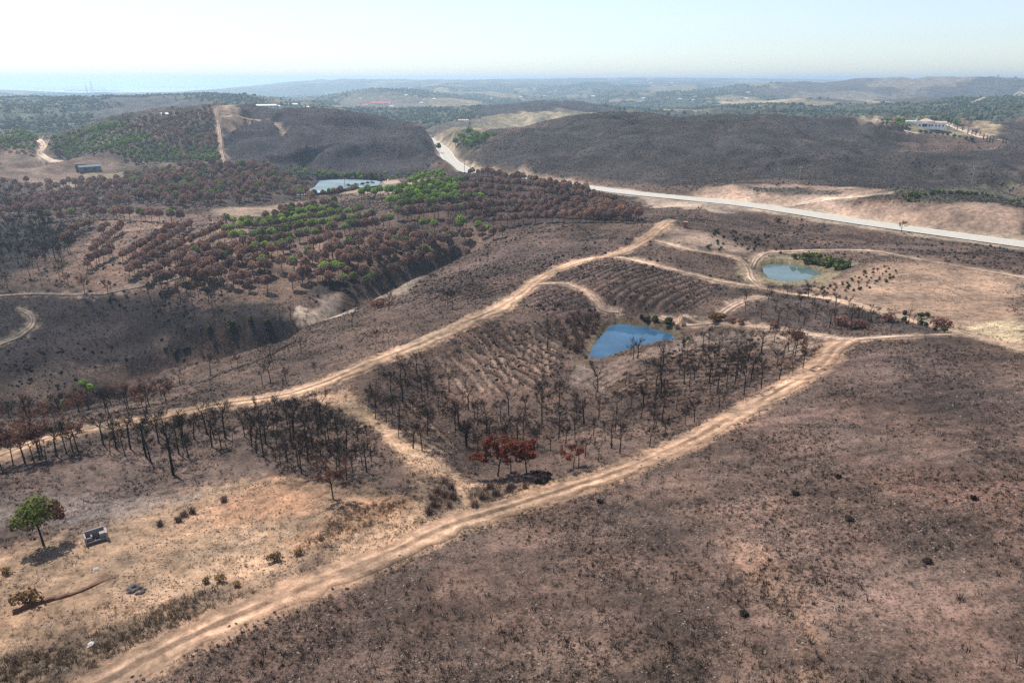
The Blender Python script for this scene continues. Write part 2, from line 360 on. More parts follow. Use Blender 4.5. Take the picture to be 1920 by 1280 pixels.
# the stream gully
gully = world_poly('865,462 840,470 800,488 770,502 735,512 700,535 660,555 610,572 560,590 500,602 430,617 360,632 300,645 250,664 205,688 120,715 0,738')
near = np.where((gx_ > gully[:, 0].min() - 30) & (gx_ < gully[:, 0].max() + 30) & (gy_ > gully[:, 1].min() - 30) & (gy_ < gully[:, 1].max() + 30))
gd = line_d(gx_[near], gy_[near], catmull(gully, 6)); Zs[near] -= 5.5 * np.exp(-(gd / 5.5) ** 2) + 2 * np.exp(-(gd / 14) ** 2)
gully2 = world_poly('240,668 300,660 340,642 400,628'); gd = line_d(gx_[near], gy_[near], gully2); Zs[near] -= 2.2 * np.exp(-(gd / 4) ** 2)
vp = world_poly('-100,570 240,560 420,590 560,595 640,600 560,660 430,700 300,745 100,780 -100,790'); near = np.where((gx_ > vp[:, 0].min()) & (gx_ < vp[:, 0].max()) & (gy_ > vp[:, 1].min()) & (gy_ < vp[:, 1].max()))
xx, yy = gx_[near], gy_[near]; wq = fbm(xx / 40, yy / 40, 301, 2) * 1.5
Zs[near] -= sstep(0, 14, poly_sd(xx, yy, vp)) * 5.0 * (1 - np.abs(2 * fbm(xx / 34 + wq, yy / 50 + wq, 303, 3) - 1)) ** 2
# distance to tracks (metres) for dust and noise damping
trackd = np.full(gx_.shape, 1e9); trackc = np.zeros(gx_.shape + (3,))
for nm, lab, ln, hw, c in tracks:
    x0, x1, y0, y1 = ln[:, 0].min() - 15, ln[:, 0].max() + 15, ln[:, 1].min() - 15, ln[:, 1].max() + 15
    near = np.where((gx_ > x0) & (gx_ < x1) & (gy_ > y0) & (gy_ < y1)); px, py = gx_[near], gy_[near]
    st = max(1, int(len(ln) / 90)); d = line_d(px, py, np.vstack([ln[::st], ln[-1:]])) - hw
    m = d < trackd[near]; ii = (near[0][m], near[1][m]); trackd[ii] = d[m]; trackc[ii] = c
# relief noise, wavelength band follows the distance
Zt = np.zeros_like(Zs); lam = .9; sd_ = 11
while lam < 1500:
    w = sstep(.010 * r_g, .02 * r_g, lam) * (1 - sstep(.09 * r_g, .16 * r_g, lam))
    m = w > .001
    if m.any():
        nn = np.zeros_like(Zs); nn[m] = vnoise(gx_[m] / lam, gy_[m] / lam, sd_) - .5
        amp = lam * .055 * np.where(r_g > 500, 1.25, 1) * (1 + 1.0 * sstep(2200, 4000, r_g) - 1.88 * sstep(4500, 7000, r_g))
        Zt += nn * w * amp
    lam *= 1.9; sd_ += 1
hw_ = sstep(470, 620, r_g) * (1 - sstep(1600, 2600, r_g)); warp = fbm(gx_ / 120, gy_ / 120, 201, 3) * 2.2
rid = 1 - np.abs(2 * fbm(gx_ / 150 + warp, gy_ / 210 + warp, 203, 4) - 1); Zt += hw_ * (rid - .75) * 30
fr_ = sstep(2300, 3200, r_g) * (1 - sstep(8500, 11000, r_g)) * sstep(R(-22), R(-14), az_g); w2_ = fbm(gx_ / 900, gy_ / 900, 211, 3) * 2
Zt += fr_ * ((1 - np.abs(2 * fbm(gx_ / 1500 + w2_, gy_ / 620 + w2_ * .5, 213, 4) - 1)) - .78) * 75
wd = np.full(gx_.shape, -1e9)
for wp in wpolys:
    near = np.where((gx_ > wp[:, 0].min() - 30) & (gx_ < wp[:, 0].max() + 30) & (gy_ > wp[:, 1].min() - 30) & (gy_ < wp[:, 1].max() + 30))
    wd[near] = np.maximum(wd[near], poly_sd(gx_[near], gy_[near], wp))
roadd = np.full(gx_.shape, 1e9)
near = np.where((gx_ > road3[:, 0].min() - 40) & (gy_ > road3[:, 1].min() - 40) & (gy_ < road3[:, 1].max() + 40) & (gx_ < road3[:, 0].max() + 40))
roadd[near] = line_d(gx_[near], gy_[near], road3[::4, :2])
damp = (.12 + .88 * sstep(0, 2.5, trackd)) * sstep(-6, 0, -wd - 1) * sstep(6, 14, roadd)
Zt *= damp
# furrowed knolls: ploughed ridges about 2 m apart
FUR = []
ftone = np.zeros_like(Zs)
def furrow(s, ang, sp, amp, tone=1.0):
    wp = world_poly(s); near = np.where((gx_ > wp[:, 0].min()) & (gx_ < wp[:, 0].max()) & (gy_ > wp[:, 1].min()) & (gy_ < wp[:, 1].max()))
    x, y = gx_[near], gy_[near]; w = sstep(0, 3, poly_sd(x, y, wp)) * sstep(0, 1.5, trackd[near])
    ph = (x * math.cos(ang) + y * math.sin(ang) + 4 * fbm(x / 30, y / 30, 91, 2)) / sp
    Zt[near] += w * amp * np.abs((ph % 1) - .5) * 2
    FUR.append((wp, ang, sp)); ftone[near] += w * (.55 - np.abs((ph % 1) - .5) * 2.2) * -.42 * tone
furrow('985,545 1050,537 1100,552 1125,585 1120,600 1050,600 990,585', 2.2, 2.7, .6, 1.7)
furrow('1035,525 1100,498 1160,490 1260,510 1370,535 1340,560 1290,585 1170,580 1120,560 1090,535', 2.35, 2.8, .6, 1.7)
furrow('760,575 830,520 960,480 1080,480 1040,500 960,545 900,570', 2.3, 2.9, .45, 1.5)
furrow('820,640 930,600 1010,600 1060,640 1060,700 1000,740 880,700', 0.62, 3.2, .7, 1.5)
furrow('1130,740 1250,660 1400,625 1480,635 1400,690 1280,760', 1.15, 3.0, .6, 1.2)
Z = Zs + Zt
def gz(x, y): return grid_z(Z, np.asarray(x, float), np.asarray(y, float))
def pick(u, v): return pick_on(Z, u, v)
def P3(u, v):
    p = pick(u, v)[0]; return (p[0], p[1], float(gz(p[0], p[1])))

# ------------------------------------------------------------------ ground colour zones (what grows or lies where, plus one bank's painted shade; picked outlines)
gcol = np.zeros(gx_.shape + (3,)); gpar = np.zeros(gx_.shape + (3,))
gcol[:] = (.1, .07, .055); gpar[:, :, 0] = .55; gpar[:, :, 1] = .3; gpar[:, :, 2] = .35
lnz = fbm(az_g * 55, lr_g * 55, 5, 5) - .5; lnz2 = fbm(az_g * 160, lr_g * 160, 9, 4) - .5
def zone(s, c, soft=.02, amt=1., wob=.07, speck=None, chip=None):
    wp = world_poly(s); q = np.stack([np.arctan2(wp[:, 0], wp[:, 1]), np.log(np.hypot(*wp.T))], 1)
    e = soft * 1.5 + .04
    j0, j1 = np.searchsorted(AZ, (q[:, 0].min() - e, q[:, 0].max() + e)); i0, i1 = np.searchsorted(LR, (q[:, 1].min() - e, q[:, 1].max() + e))
    if i1 <= i0 or j1 <= j0: return
    sl = (slice(i0, i1), slice(j0, j1))
    sd = poly_sd(az_g[sl], lr_g[sl], q) + wob * (lnz[sl] * .6 + lnz2[sl] * .4)
    w = sstep(-soft, soft, sd) * amt
    if c is not None: gcol[sl] = gcol[sl] * (1 - w[..., None]) + np.array(c) * w[..., None]
    if speck is not None: gpar[sl][..., 0] = gpar[sl][..., 0] * (1 - w) + speck * w
    if chip is not None: gpar[sl][..., 1] = gpar[sl][..., 1] * (1 - w) + chip * w
far = sstep(1100, 1500, r_g)
farmix = (lambda k: np.array((.17, .145, .085)) * k + np.array((.05, .062, .042)) * (1 - k))(sstep(.59, .64, fbm(gx_ / 210, gy_ / 300, 31, 5))[..., None])
gcol = gcol * (1 - far[..., None]) + farmix * far[..., None]; gpar *= (1 - far[..., None])
exec_zones = [
 # distance
 ('0,180 480,178 640,190 640,205 400,205 200,240 90,262 0,262', (.06, .075, .045), .03, .9),
 ('200,186 340,183 420,200 330,212 240,235 150,225', (.06, .052, .055), .03, .85),
 ('640,190 800,190 900,215 820,245 700,235 600,215', (.06, .07, .05), .03, .8),
 ('880,212 1040,190 1165,212 1130,222 950,224', (.034, .03, .03), .008, 1),
 ('790,262 880,243 960,223 1140,222 1010,237 900,262 860,262', (.22, .19, .125), .015, 1),
 ('870,252 930,262 890,285 860,270', (.04, .055, .035), .01, 1),
 ('1180,215 1600,196 1920,200 1920,225 1700,226 1600,232 1300,222', (.06, .068, .05), .02, 1),
 ('1400,178 1800,158 1920,165 1920,180 1760,194 1500,190', (.06, .053, .05), .015, .9),
 ('500,192 640,198 640,205 520,207', (.2, .17, .12), .01, .6), ('850,175 960,172 1100,178 1000,186', (.13, .12, .08), .02, .6),
 ('1340,166 1420,164 1440,172 1360,176', (.24, .2, .14), .008, .7), ('1620,164 1800,158 1830,162 1700,176', (.2, .165, .12), .006, .7), ('1480,178 1700,176 1730,182 1560,188', (.2, .165, .12), .006, .6), ('1340,190 1460,186 1520,192 1420,197', (.3, .25, .17), .008, .9),
 ('620,183 700,178 800,186 760,200 660,200', (.12, .1, .07), .02, .7),
 # hills
 ('404,205 480,206 600,216 700,229 780,243 838,295 825,320 428,312', (.036, .031, .036), .008, 1),
 ('410,204 432,205 446,222 440,232 414,232', (.29, .215, .155), .008, 1),
 ('84,265 200,238 300,216 402,204 416,305 250,312 120,303', (.085, .07, .055), .01, 1),
 ('885,300 900,280 1000,245 1200,223 1400,221 1600,238 1700,262 1690,300 1920,285 1920,350 1660,355 1500,340 1300,345 1000,335 900,318', (.042, .037, .035), .015, 1),
 ('1590,231 1640,231 1660,240 1640,248 1620,243', (.27, .22, .15), .008, 1),
 ('1790,232 1868,238 1880,246 1866,262 1826,250', (.33, .265, .165), .006, 1),
 ('1650,236 1720,230 1770,236 1830,258 1720,248', (.17, .155, .1), .006, 1),
 ('1680,222 1780,222 1790,240 1690,240', (.09, .1, .06), .006, 1),
 ('1870,232 1920,220 1920,290 1880,268', (.042, .037, .035), .01, 1),
 ('1660,352 1920,345 1920,388 1700,385', (.075, .075, .055), .01, 1),
 # far left flat
 ('0,283 60,290 130,304 420,309 240,322 225,340 0,345', (.15, .11, .085), .012, 1),
 ('110,340 230,322 420,310 360,318 250,335', (.17, .15, .1), .01, .8),
 # road cut
 ('1195,374 1320,352 1420,346 1500,345 1600,352 1665,364 1560,380 1640,392 1920,392 1920,450 1760,432 1600,410 1400,385', (.27, .195, .15), .012, 1, .04, .1, .3),
 ('1385,352 1500,350 1600,356 1560,366 1430,370', (.09, .08, .065), .01, 1),
 ('1180,366 1290,378 1420,394 1340,398 1240,392', (.36, .28, .22), .01, .9),
 # right plain
 ('1290,425 1420,415 1700,445 1920,475 1920,510 1640,468 1450,465 1350,470', (.09, .062, .05), .02, 1),
 ('1245,420 1300,425 1380,455 1400,480 1300,468 1230,448', (.24, .18, .14), .02, .9),
 ('1440,560 1560,520 1620,498 1750,485 1920,518 1920,650 1800,625 1650,585', (.23, .16, .115), .03, .95, .09, .2, .3),
 ('1780,622 1860,600 1920,598 1920,648', (.42, .34, .22), .02, 1),
 ('1390,500 1410,488 1470,478 1600,490 1600,505 1540,530 1470,540 1400,530', (.22, .19, .12), .01, .9),
 ('1405,560 1500,545 1640,580 1810,622 1700,626 1540,625 1440,612 1390,590', (.075, .055, .048), .015, 1),
 # knolls
 ('985,545 1050,537 1100,552 1125,585 1120,605 1050,605 990,590', (.095, .066, .056), .01, 1, .03, .7, .2),
 ('1035,525 1100,498 1160,490 1260,510 1370,535 1340,560 1290,590 1170,582 1120,560 1090,535', (.095, .066, .056), .01, 1, .03, .7, .2),
 ('740,580 830,520 900,480 1080,440 1200,430 1150,470 1080,488 1020,510 960,545 900,575 830,590', (.098, .07, .06), .015, 1, .04, .6, .2),
 # left valley
 ('-100,560 240,540 420,575 560,585 620,600 430,625 300,660 220,690 -100,735', (.027, .022, .023), .02, 1, .1, .9, .2),
 ('-100,700 220,690 300,745 100,790 -100,800', (.066, .048, .04), .02, .9, .08, .8, .35),
 ('540,590 600,568 640,572 655,585 610,598 560,600', (.34, .28, .22), .006, .9, .06, .2, .3),
 ('590,552 640,548 640,575 600,580', (.34, .27, .22), .006, .9, .03),
 ('680,545 760,530 800,510 770,550 700,565', (.22, .18, .14), .008, .8, .04),
 ('-100,545 60,500 130,450 150,430 -100,410', (.03, .025, .026), .02, 1, .05, .9, .3),
 ('110,540 140,470 230,400 330,405 480,400 480,470 700,450 850,440 840,465 720,500 600,545 400,545', (.16, .108, .083), .012, 1, .05, .35, .3),
 ('400,395 500,388 560,375 580,378 500,405 420,408', (.24, .18, .135), .008, 1, .03, .1),
 ('560,548 720,515 850,462 860,478 740,535 600,560', (.045, .038, .036), .01, 1, .04),  # shadow on the plantation's front bank, painted as dark ground
 ('240,318 400,316 560,330 580,352 540,375 420,390 260,392 220,350', (.07, .05, .043), .01, 1),
 ('-100,345 220,342 260,392 200,400 -100,410', (.075, .056, .05), .015, 1),
 ('840,325 960,330 1190,395 1190,410 900,420 840,400', (.06, .043, .038), .008, 1),
 ('720,338 780,335 800,350 740,365 660,362 640,352', (.3, .23, .17), .006, 1),
 # plots
 ('690,750 780,660 930,600 1010,600 1080,680 1140,750 1300,650 1480,620 1520,650 1480,705 1330,795 1170,870 980,895 880,890 780,820', (.1, .068, .054), .012, 1, .05, .5, .35),
 ('1280,650 1400,620 1500,628 1540,650 1510,680 1460,650 1400,640', (.26, .195, .155), .012, .9, .05),
 ('1080,680 1110,690 1200,662 1330,618 1340,630 1200,690 1120,740 1070,720', (.23, .17, .14), .008, .85, .04),
 # foreground left
 ('-100,850 300,800 460,790 700,850 760,930 640,900 420,905 200,980 -100,1020', (.115, .083, .07), .03, 1, .06, .45, .4),
 ('-100,1060 150,1000 300,935 420,905 560,900 700,925 780,935 760,980 620,1030 440,1140 200,1250 -100,1330', (.275, .188, .125), .035, 1, .12, .3, .45),
 ('395,945 520,900 610,925 570,962 430,978', (.39, .22, .135), .03, .75, .08),
 ('640,950 760,930 780,950 690,990 560,1040 540,1020', (.36, .215, .13), .015, .8, .05),
 ('-100,950 130,930 380,930 200,975 -100,1010', (.2, .165, .15), .03, .8, .08),
 ('590,745 650,730 720,790 800,850 880,905 1000,910 1170,868 1330,800 1345,806 1180,888 1050,930 930,962 830,998 740,1036 640,1080 600,1040 760,965 790,930 770,870 700,800', (.32, .22, .145), .012, 1, .05, .2, .3),
 ('780,890 840,890 865,945 810,970', (.13, .1, .08), .012, .9, .05), ('870,915 960,905 985,935 900,962', (.14, .105, .085), .012, .85, .05),
 ('200,1180 440,1090 440,1130 260,1220 0,1300 -100,1310 0,1240 150,1185', (.12, .09, .065), .015, .8, .06),
 # big burnt field
 ('300,1290 600,1140 930,985 1170,900 1350,815 1540,700 1600,645 1740,640 1925,662 2300,700 2300,1500 200,1500', (.104, .071, .057), .008, 1, .02, .62, .5),
 ('1640,690 1800,700 1920,740 1920,860 1800,800 1680,760', (.052, .037, .033), .05, .8, .1, .8, .3),
 ('1350,1000 1440,1030 1540,1160 1560,1280 1500,1280 1480,1180 1380,1060', (.19, .12, .082), .02, .5, .08),
 ('1320,930 1500,960 1760,1120 1920,1240 1920,1300 1700,1180 1450,1020', (.14, .095, .078), .03, .4, .08),
 ('960,990 1200,950 1250,980 1100,1060 980,1050', (.13, .09, .072), .04, .35, .1),
 ('700,1180 1000,1160 1300,1240 1300,1290 600,1290', (.135, .095, .076), .04, .4, .1),
 ('1560,850 1920,900 1920,960 1700,930', (.15, .088, .07), .04, .55, .1),
 ('1580,660 1700,655 1800,690 1700,740 1600,700', (.12, .088, .08), .04, .6, .1),
 ('1500,720 1600,790 1560,850 1420,830', (.13, .088, .074), .04, .6, .1),
]
for z in exec_zones: zone(*z)
fieldw = sstep(0, 6, poly_sd(gx_, gy_, world_poly('300,1290 600,1140 930,985 1170,900 1350,815 1540,700 1600,645 1740,640 1925,662 2300,700 2300,1500 200,1500'))); gpar[..., 2] = np.maximum(gpar[..., 2], fieldw)
# dust spilling from the tracks
dust = 1 - sstep(-.2, 1.9 + .0025 * 0, trackd + (lnz2 * 3.2 + lnz * 1.5) * np.clip(r_g / 160, .6, 3) * .9)
gcol = gcol * (1 - dust[..., None] * .85) + trackc * .92 * dust[..., None] * .85
gpar *= (1 - .6 * dust[..., None])
wet = sstep(-1.6, -.1, wd); gcol = gcol * (1 - wet[..., None] * .45) + np.array((.1, .095, .05)) * wet[..., None] * .45
rd = 1 - sstep(8.5, 14, roadd + lnz * 6); gcol = gcol * (1 - rd[..., None]) + np.array((.33, .27, .2)) * rd[..., None]

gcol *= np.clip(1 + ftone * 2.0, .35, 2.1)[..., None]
# bare terrace ruts in the hollow
for s in ('938,603 950,622 962,645 975,672', '950,603 962,620 974,645 985,668', '978,610 990,628 993,650 988,672', '992,607 1000,628 1003,650 1000,668', '885,625 910,655 930,690 950,715', '900,618 925,650 948,690 968,722', '860,645 890,680 915,715 935,735', '842,660 880,700 905,735', '820,670 850,705 880,745', '1000,690 1010,705 1012,720', '1020,650 1024,680 1028,705',
          '1290,672 1350,648 1390,634 1430,628', '1300,682 1360,656 1400,644 1450,636', '1380,655 1420,643 1470,640', '1390,668 1430,654 1480,650', '1130,745 1180,725 1240,700', '1140,722 1190,700 1240,678 1300,652', '1100,720 1150,695 1210,668', '740,775 780,815 830,850', '760,750 800,790 850,835'):
    w_ = catmull(world_poly(s), 1.0); near = np.where((gx_ > w_[:, 0].min() - 3) & (gx_ < w_[:, 0].max() + 3) & (gy_ > w_[:, 1].min() - 3) & (gy_ < w_[:, 1].max() + 3))
    d_ = line_d(gx_[near], gy_[near], w_); k_ = ((1 - sstep(.25, .75, d_ + lnz2[near] * 1.2)) * .5)[:, None]; d2_ = (sstep(.5, .8, d_) * (1 - sstep(.9, 1.5, d_)))[:, None]
    gcol[near] = (gcol[near] * (1 - k_) + np.array((.24, .17, .125)) * k_) * (1 - .4 * d2_)
def set_attr(me, name, arr):
    a = me.attributes.new(name, 'FLOAT_COLOR', 'POINT'); n_ = len(me.vertices)
    a.data.foreach_set('color', np.c_[np.asarray(arr, np.float32).reshape(n_, 3), np.ones(n_, np.float32)].ravel())
idx = np.arange(NR * NA).reshape(NR, NA)
faces = np.stack([idx[:-1, :-1], idx[:-1, 1:], idx[1:, 1:], idx[1:, :-1]], -1).reshape(-1, 4)
me = mesh_np('ground', np.stack([gx_, gy_, Z], -1).reshape(-1, 3), faces)
set_attr(me, 'gcol', gcol); set_attr(me, 'gpar', gpar)
M_GROUND = ground_material('burnt_ground')
tag(link('ground', me, M_GROUND, smooth=True), 'burnt brown and grey hilly ground', 'ground', kind='structure')

# ------------------------------------------------------------------ tracks as draped sheets
def ribbon(name, label, ln, hw, c, ragged=.45, lift=None):
    t = np.gradient(ln, axis=0); t /= np.linalg.norm(t, axis=1, keepdims=True) + 1e-9; nrm = np.stack([-t[:, 1], t[:, 0]], 1)
    m = len(ln); s = np.arange(m); k = 17; off = np.linspace(-1, 1, k)
    rr = np.hypot(*ln.T); jl = 1 + ragged * (vnoise(s / 3., s * 0, 3) - .5) * 1.3; jr = 1 + ragged * (vnoise(s / 3., s * 0 + 9, 4) - .5) * 1.3
    W_ = np.where(off[None] < 0, jl[:, None], jr[:, None]) * off[None] * hw
    X = ln[:, 0:1] + nrm[:, 0:1] * W_; Y = ln[:, 1:2] + nrm[:, 1:2] * W_
    Zr = gz(X, Y) + (.05 + rr * .0006)[:, None] if lift is None else lift(X, Y)
    prof = np.interp(off, (-1, -.85, -.55, -.4, -.25, 0, .25, .4, .55, .85, 1), (-.35, 0, .0, -.13, -.02, .04, -.02, -.13, 0, 0, -.35)) * .8
    Zr = Zr + prof[None] * (hw / 2.3) + .03
    id_ = np.arange(m * k).reshape(m, k); fc = np.stack([id_[:-1, :-1], id_[:-1, 1:], id_[1:, 1:], id_[1:, :-1]], -1).reshape(-1, 4)[:, ::-1]
    me = mesh_np(name, np.stack([X, Y, Zr], -1).reshape(-1, 3), fc)
    rut = np.interp(off, (-1, -.8, -.6, -.42, -.25, -.12, .12, .25, .42, .6, .8, 1), (.5, .62, .8, 1.25, 1.15, .62, .62, 1.15, 1.25, .8, .62, .5))[None]
    sl_ = np.r_[0, np.cumsum(np.linalg.norm(np.diff(ln, axis=0), axis=1))][:, None]; ofm = off[None] * hw + sl_ * 0
    streak = fbm(sl_ / 9 + ofm * 0, ofm / .55, 21, 3) - .5; patch = fbm(sl_ / 14 + ofm * .1, ofm / 3, 23, 3) - .5
    rut = (1 + (rut - 1) * np.clip(.75 + patch * 2.2, .1, 1.5)) * (1 + .75 * streak + .3 * patch)
    set_attr(me, 'gcol', (np.array(c)[None, None] * rut[..., None]).reshape(-1, 3)); set_attr(me, 'gpar', np.tile((.25, .2, 0), (m * k, 1)))
    return tag(link(name, me, M_GROUND, smooth=True), label, name.replace('_', ' '), kind='structure')
for nm, lab, ln, hw, c in tracks: ribbon(nm, lab, ln, hw, c)

# asphalt road with verges and a worn centre line
m_asph, nt, b = new_mat('glare_pale_asphalt'); geo = nt.nodes.new('ShaderNodeNewGeometry')
nn = noise_node(nt, geo.outputs['Position'], .4, 6)
nt.links.new(mix(nt, nn.outputs[0], (.34, .32, .28), (.44, .41, .36)), b.inputs['Base Color']); b.inputs['Roughness'].default_value = .7  # sun glare on the asphalt is put into this pale colour
m_line, nt, b = new_mat('road_paint'); b.inputs['Base Color'].default_value = (.75, .75, .72, 1)
def strip(name, label, mat, o0, o1, dz, line3, dash=None):
    t = np.gradient(line3[:, :2], axis=0); t /= np.linalg.norm(t, axis=1, keepdims=True); nr = np.stack([-t[:, 1], t[:, 0]], 1)
    offs = np.linspace(o0, o1, 2 if dash else 5); V = np.stack([np.c_[line3[:, :2] + nr * o, line3[:, 2] + dz + .08] for o in offs], 1); m, k = V.shape[:2]
    id_ = np.arange(m * k).reshape(m, k); fc = np.stack([id_[:-1, :-1], id_[:-1, 1:], id_[1:, 1:], id_[1:, :-1]], -1)
    if dash: fc = fc[np.arange(m - 1) % 4 < 2]
    fc = fc.reshape(-1, 4)[:, ::-1]
    return tag(link(name, mesh_np(name, V.reshape(-1, 3), fc), mat), label, 'road', kind='structure')
strip('road', 'pale asphalt road crossing below the scrub hill', m_asph, -7.0, 7.0, .25, road3)
strip('road_markings', 'white edge line on the near side of the asphalt road', m_line, -6.2, -5.95, .256, road3)
strip('road_markings', 'white edge line on the far side of the asphalt road', m_line, 5.95, 6.2, .256, road3)
strip('road_markings', 'broken white centre line of the asphalt road', m_line, -.1, .1, .256, road3, True)

# ------------------------------------------------------------------ water
def water_mat(name, col, rough, wave):  # col carries part of the reflected sky as base colour
    m, nt, b = new_mat(name); b.inputs['Base Color'].default_value = (*col, 1); b.inputs['Roughness'].default_value = rough
    b.inputs['Specular IOR Level'].default_value = .5; b.inputs['IOR'].default_value = 1.33
    geo = nt.nodes.new('ShaderNodeNewGeometry'); n = noise_node(nt, geo.outputs['Position'], wave, 3); bump(nt, b, n.outputs[0], .06, .1)
    n2 = noise_node(nt, geo.outputs['Position'], wave * .06, 3); nt.links.new(mix(nt, mapr(nt, n2.outputs[0], .35, .65, 0, 1), tuple(x * .65 for x in col), tuple(x * 1.25 for x in col)), b.inputs['Base Color']); return m
M_W = [water_mat('pond_blue', (.03, .08, .14), .04, 1.2), water_mat('pond_pale', (.085, .13, .125), .03, 1.2), water_mat('lake_pale', (.28, .37, .42), .04, .5)]
for (nm, lab, wz, s, bank), wp, m in zip(WATER, wpolys, M_W):
    cp_ = catmull(np.vstack([wp, wp[:1]]), 1.0)[:-1]; ce = cp_.mean(0); cp_ = ce + (cp_ - ce) * (1.02 + .06 * (fbm(cp_[:, 0:1] / 5, cp_[:, 1:2] / 5, 17, 3) - .4))
    me = bpy.data.meshes.new(nm); me.from_pydata([(x, y, wz) for x, y in cp_], [], [tuple(range(len(cp_)))][::1]); me.update()
    if me.polygons[0].normal.z < 0: me.flip_normals()
    tag(link(nm, me, m), lab, 'lake' if 'lake' in nm else 'pond', kind='structure')
m_sea = water_mat('sea_water', (.5, .6, .66), .12, .02)
SEA = -75
me = bpy.data.meshes.new('sea'); me.from_pydata([(-52000, 6500, SEA), (52000, 6500, SEA), (52000, 58000, SEA), (-52000, 58000, SEA)], [], [(0, 1, 2, 3)]); me.update()
tag(link('sea', me, m_sea), 'pale sea along the hazy horizon', 'sea', kind='structure')
# ------------------------------------------------------------------ plants: materials and prototypes
M_CHAR = varied('charred_bark', (.016, .014, .014), (.032, .026, .023), 2, .3)
M_CHARTWIG = varied('charred_twigs', (.02, .016, .015), (.04, .028, .023), 1.2, .35)
M_RUST = varied('scorched_needles', (.33, .19, .135), (.2, .125, .1), .5, .3, trans=.4)
M_RUST2 = varied('scorched_needles_grey', (.27, .17, .14), (.19, .135, .12), .5, .3, trans=.35)
M_GREEN = varied('pine_needles_green', (.19, .28, .06), (.13, .2, .055), .5, .3, trans=.35)
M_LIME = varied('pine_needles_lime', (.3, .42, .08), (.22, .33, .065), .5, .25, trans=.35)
M_RED = varied('red_dead_leaves', (.24, .066, .038), (.14, .05, .035), .9, .25, trans=.3)
M_DKGREEN = varied('dark_shrub_leaves', (.045, .075, .025), (.03, .045, .02), .7, .35, trans=.15)
M_OLIVE = varied('olive_shrub_leaves', (.2, .22, .05), (.1, .13, .035), .7, .35, trans=.2)
M_DRY = varied('dry_golden_leaves', (.26, .15, .06), (.16, .095, .045), .8, .3, trans=.2)
M_BROWNSHRUB = varied('brown_dead_twigs', (.24, .155, .115), (.17, .11, .09), .8, .3)
rnd = random.Random(3)
def rv(a, b): return rnd.uniform(a, b)
def jit(d, s): return (Vector(d) + Vector((rv(-s, s), rv(-s, s), rv(-s, s)))).normalized()

def charred(seed, leafy=0, hh=6.5, spread=1.0, bole=(.4, .54)):
    """burnt tree: trunk and limbs as one mesh, fine twigs as another"""
    rnd.seed(seed); t = MB(); c = MB(); h0 = hh * rv(*bole); lean = Vector((rv(-.5, .5), rv(-.5, .5), 0))
    top = Vector((lean.x, lean.y, hh * .8)); r0 = .135 * hh / 7 * rv(.85, 1.3)
    tr = [Vector((0, 0, -.4)), Vector((lean.x * .1, lean.y * .1, .3)), Vector((lean.x * .45, lean.y * .45, h0)), (Vector((lean.x * .6, lean.y * .6, h0)) + top) / 2, top]
    t.tube(tr, [r0 * 1.6, r0 * 1.05, r0 * .85, r0 * .45, r0 * .15], 6)
    tips = [(top, Vector((0, 0, 1)), .8)]
    for i in range(rnd.randint(5, 8)):
        f = rv(-.12, .7); p = tr[2].lerp(top, f); a = i * 2.4 + rv(-.6, .6); el = rv(.38, 1.0)
        d = Vector((math.cos(a) * math.cos(el), math.sin(a) * math.cos(el), math.sin(el))); L = hh * rv(.3, .52) * (1 - .5 * max(f, 0)) * spread
        q1 = p + d * L * .5; d2 = (d + Vector((0, 0, .3))).normalized(); q2 = q1 + d2 * L * .5
        t.tube([p, q1, q2], [r0 * .42, r0 * .26, r0 * .1], 4)
        for j in range(5):
            g = rv(.3, 1); s = p.lerp(q1, g * 2) if g < .5 else q1.lerp(q2, g * 2 - 1); dd = jit(d2, .7); dd.z = abs(dd.z) * .8 + .15; l2 = L * rv(.28, .5)
            e = s + dd * l2; t.tube([s, e], [r0 * .16, r0 * .06], 3); tips.append((e, dd, l2)); tips.append((s.lerp(e, .5), dd, l2 * .8))
        tips.append((q2, d2, L * .3))
    for p, d, l in tips:
        for k in range(10):
            e = p + jit(d, .9) * rv(.3, 1.05); w = jit((0, 0, 0), 1) * .021; c.poly([p - w, p + w, e])
        for k in range(leafy * 3):
            o = p + Vector((rv(-.4, .4), rv(-.4, .4), rv(-.1, .5))); x = jit((0, 0, 0), 1) * rv(.09, .17 + .05 * leafy); y = x.cross(jit((0, 0, 1), .8)).normalized() * rv(.06, .13 + .05 * leafy)
            c.poly([o - x, o + y, o + x])
    return t.mesh('charred_limbs'), c
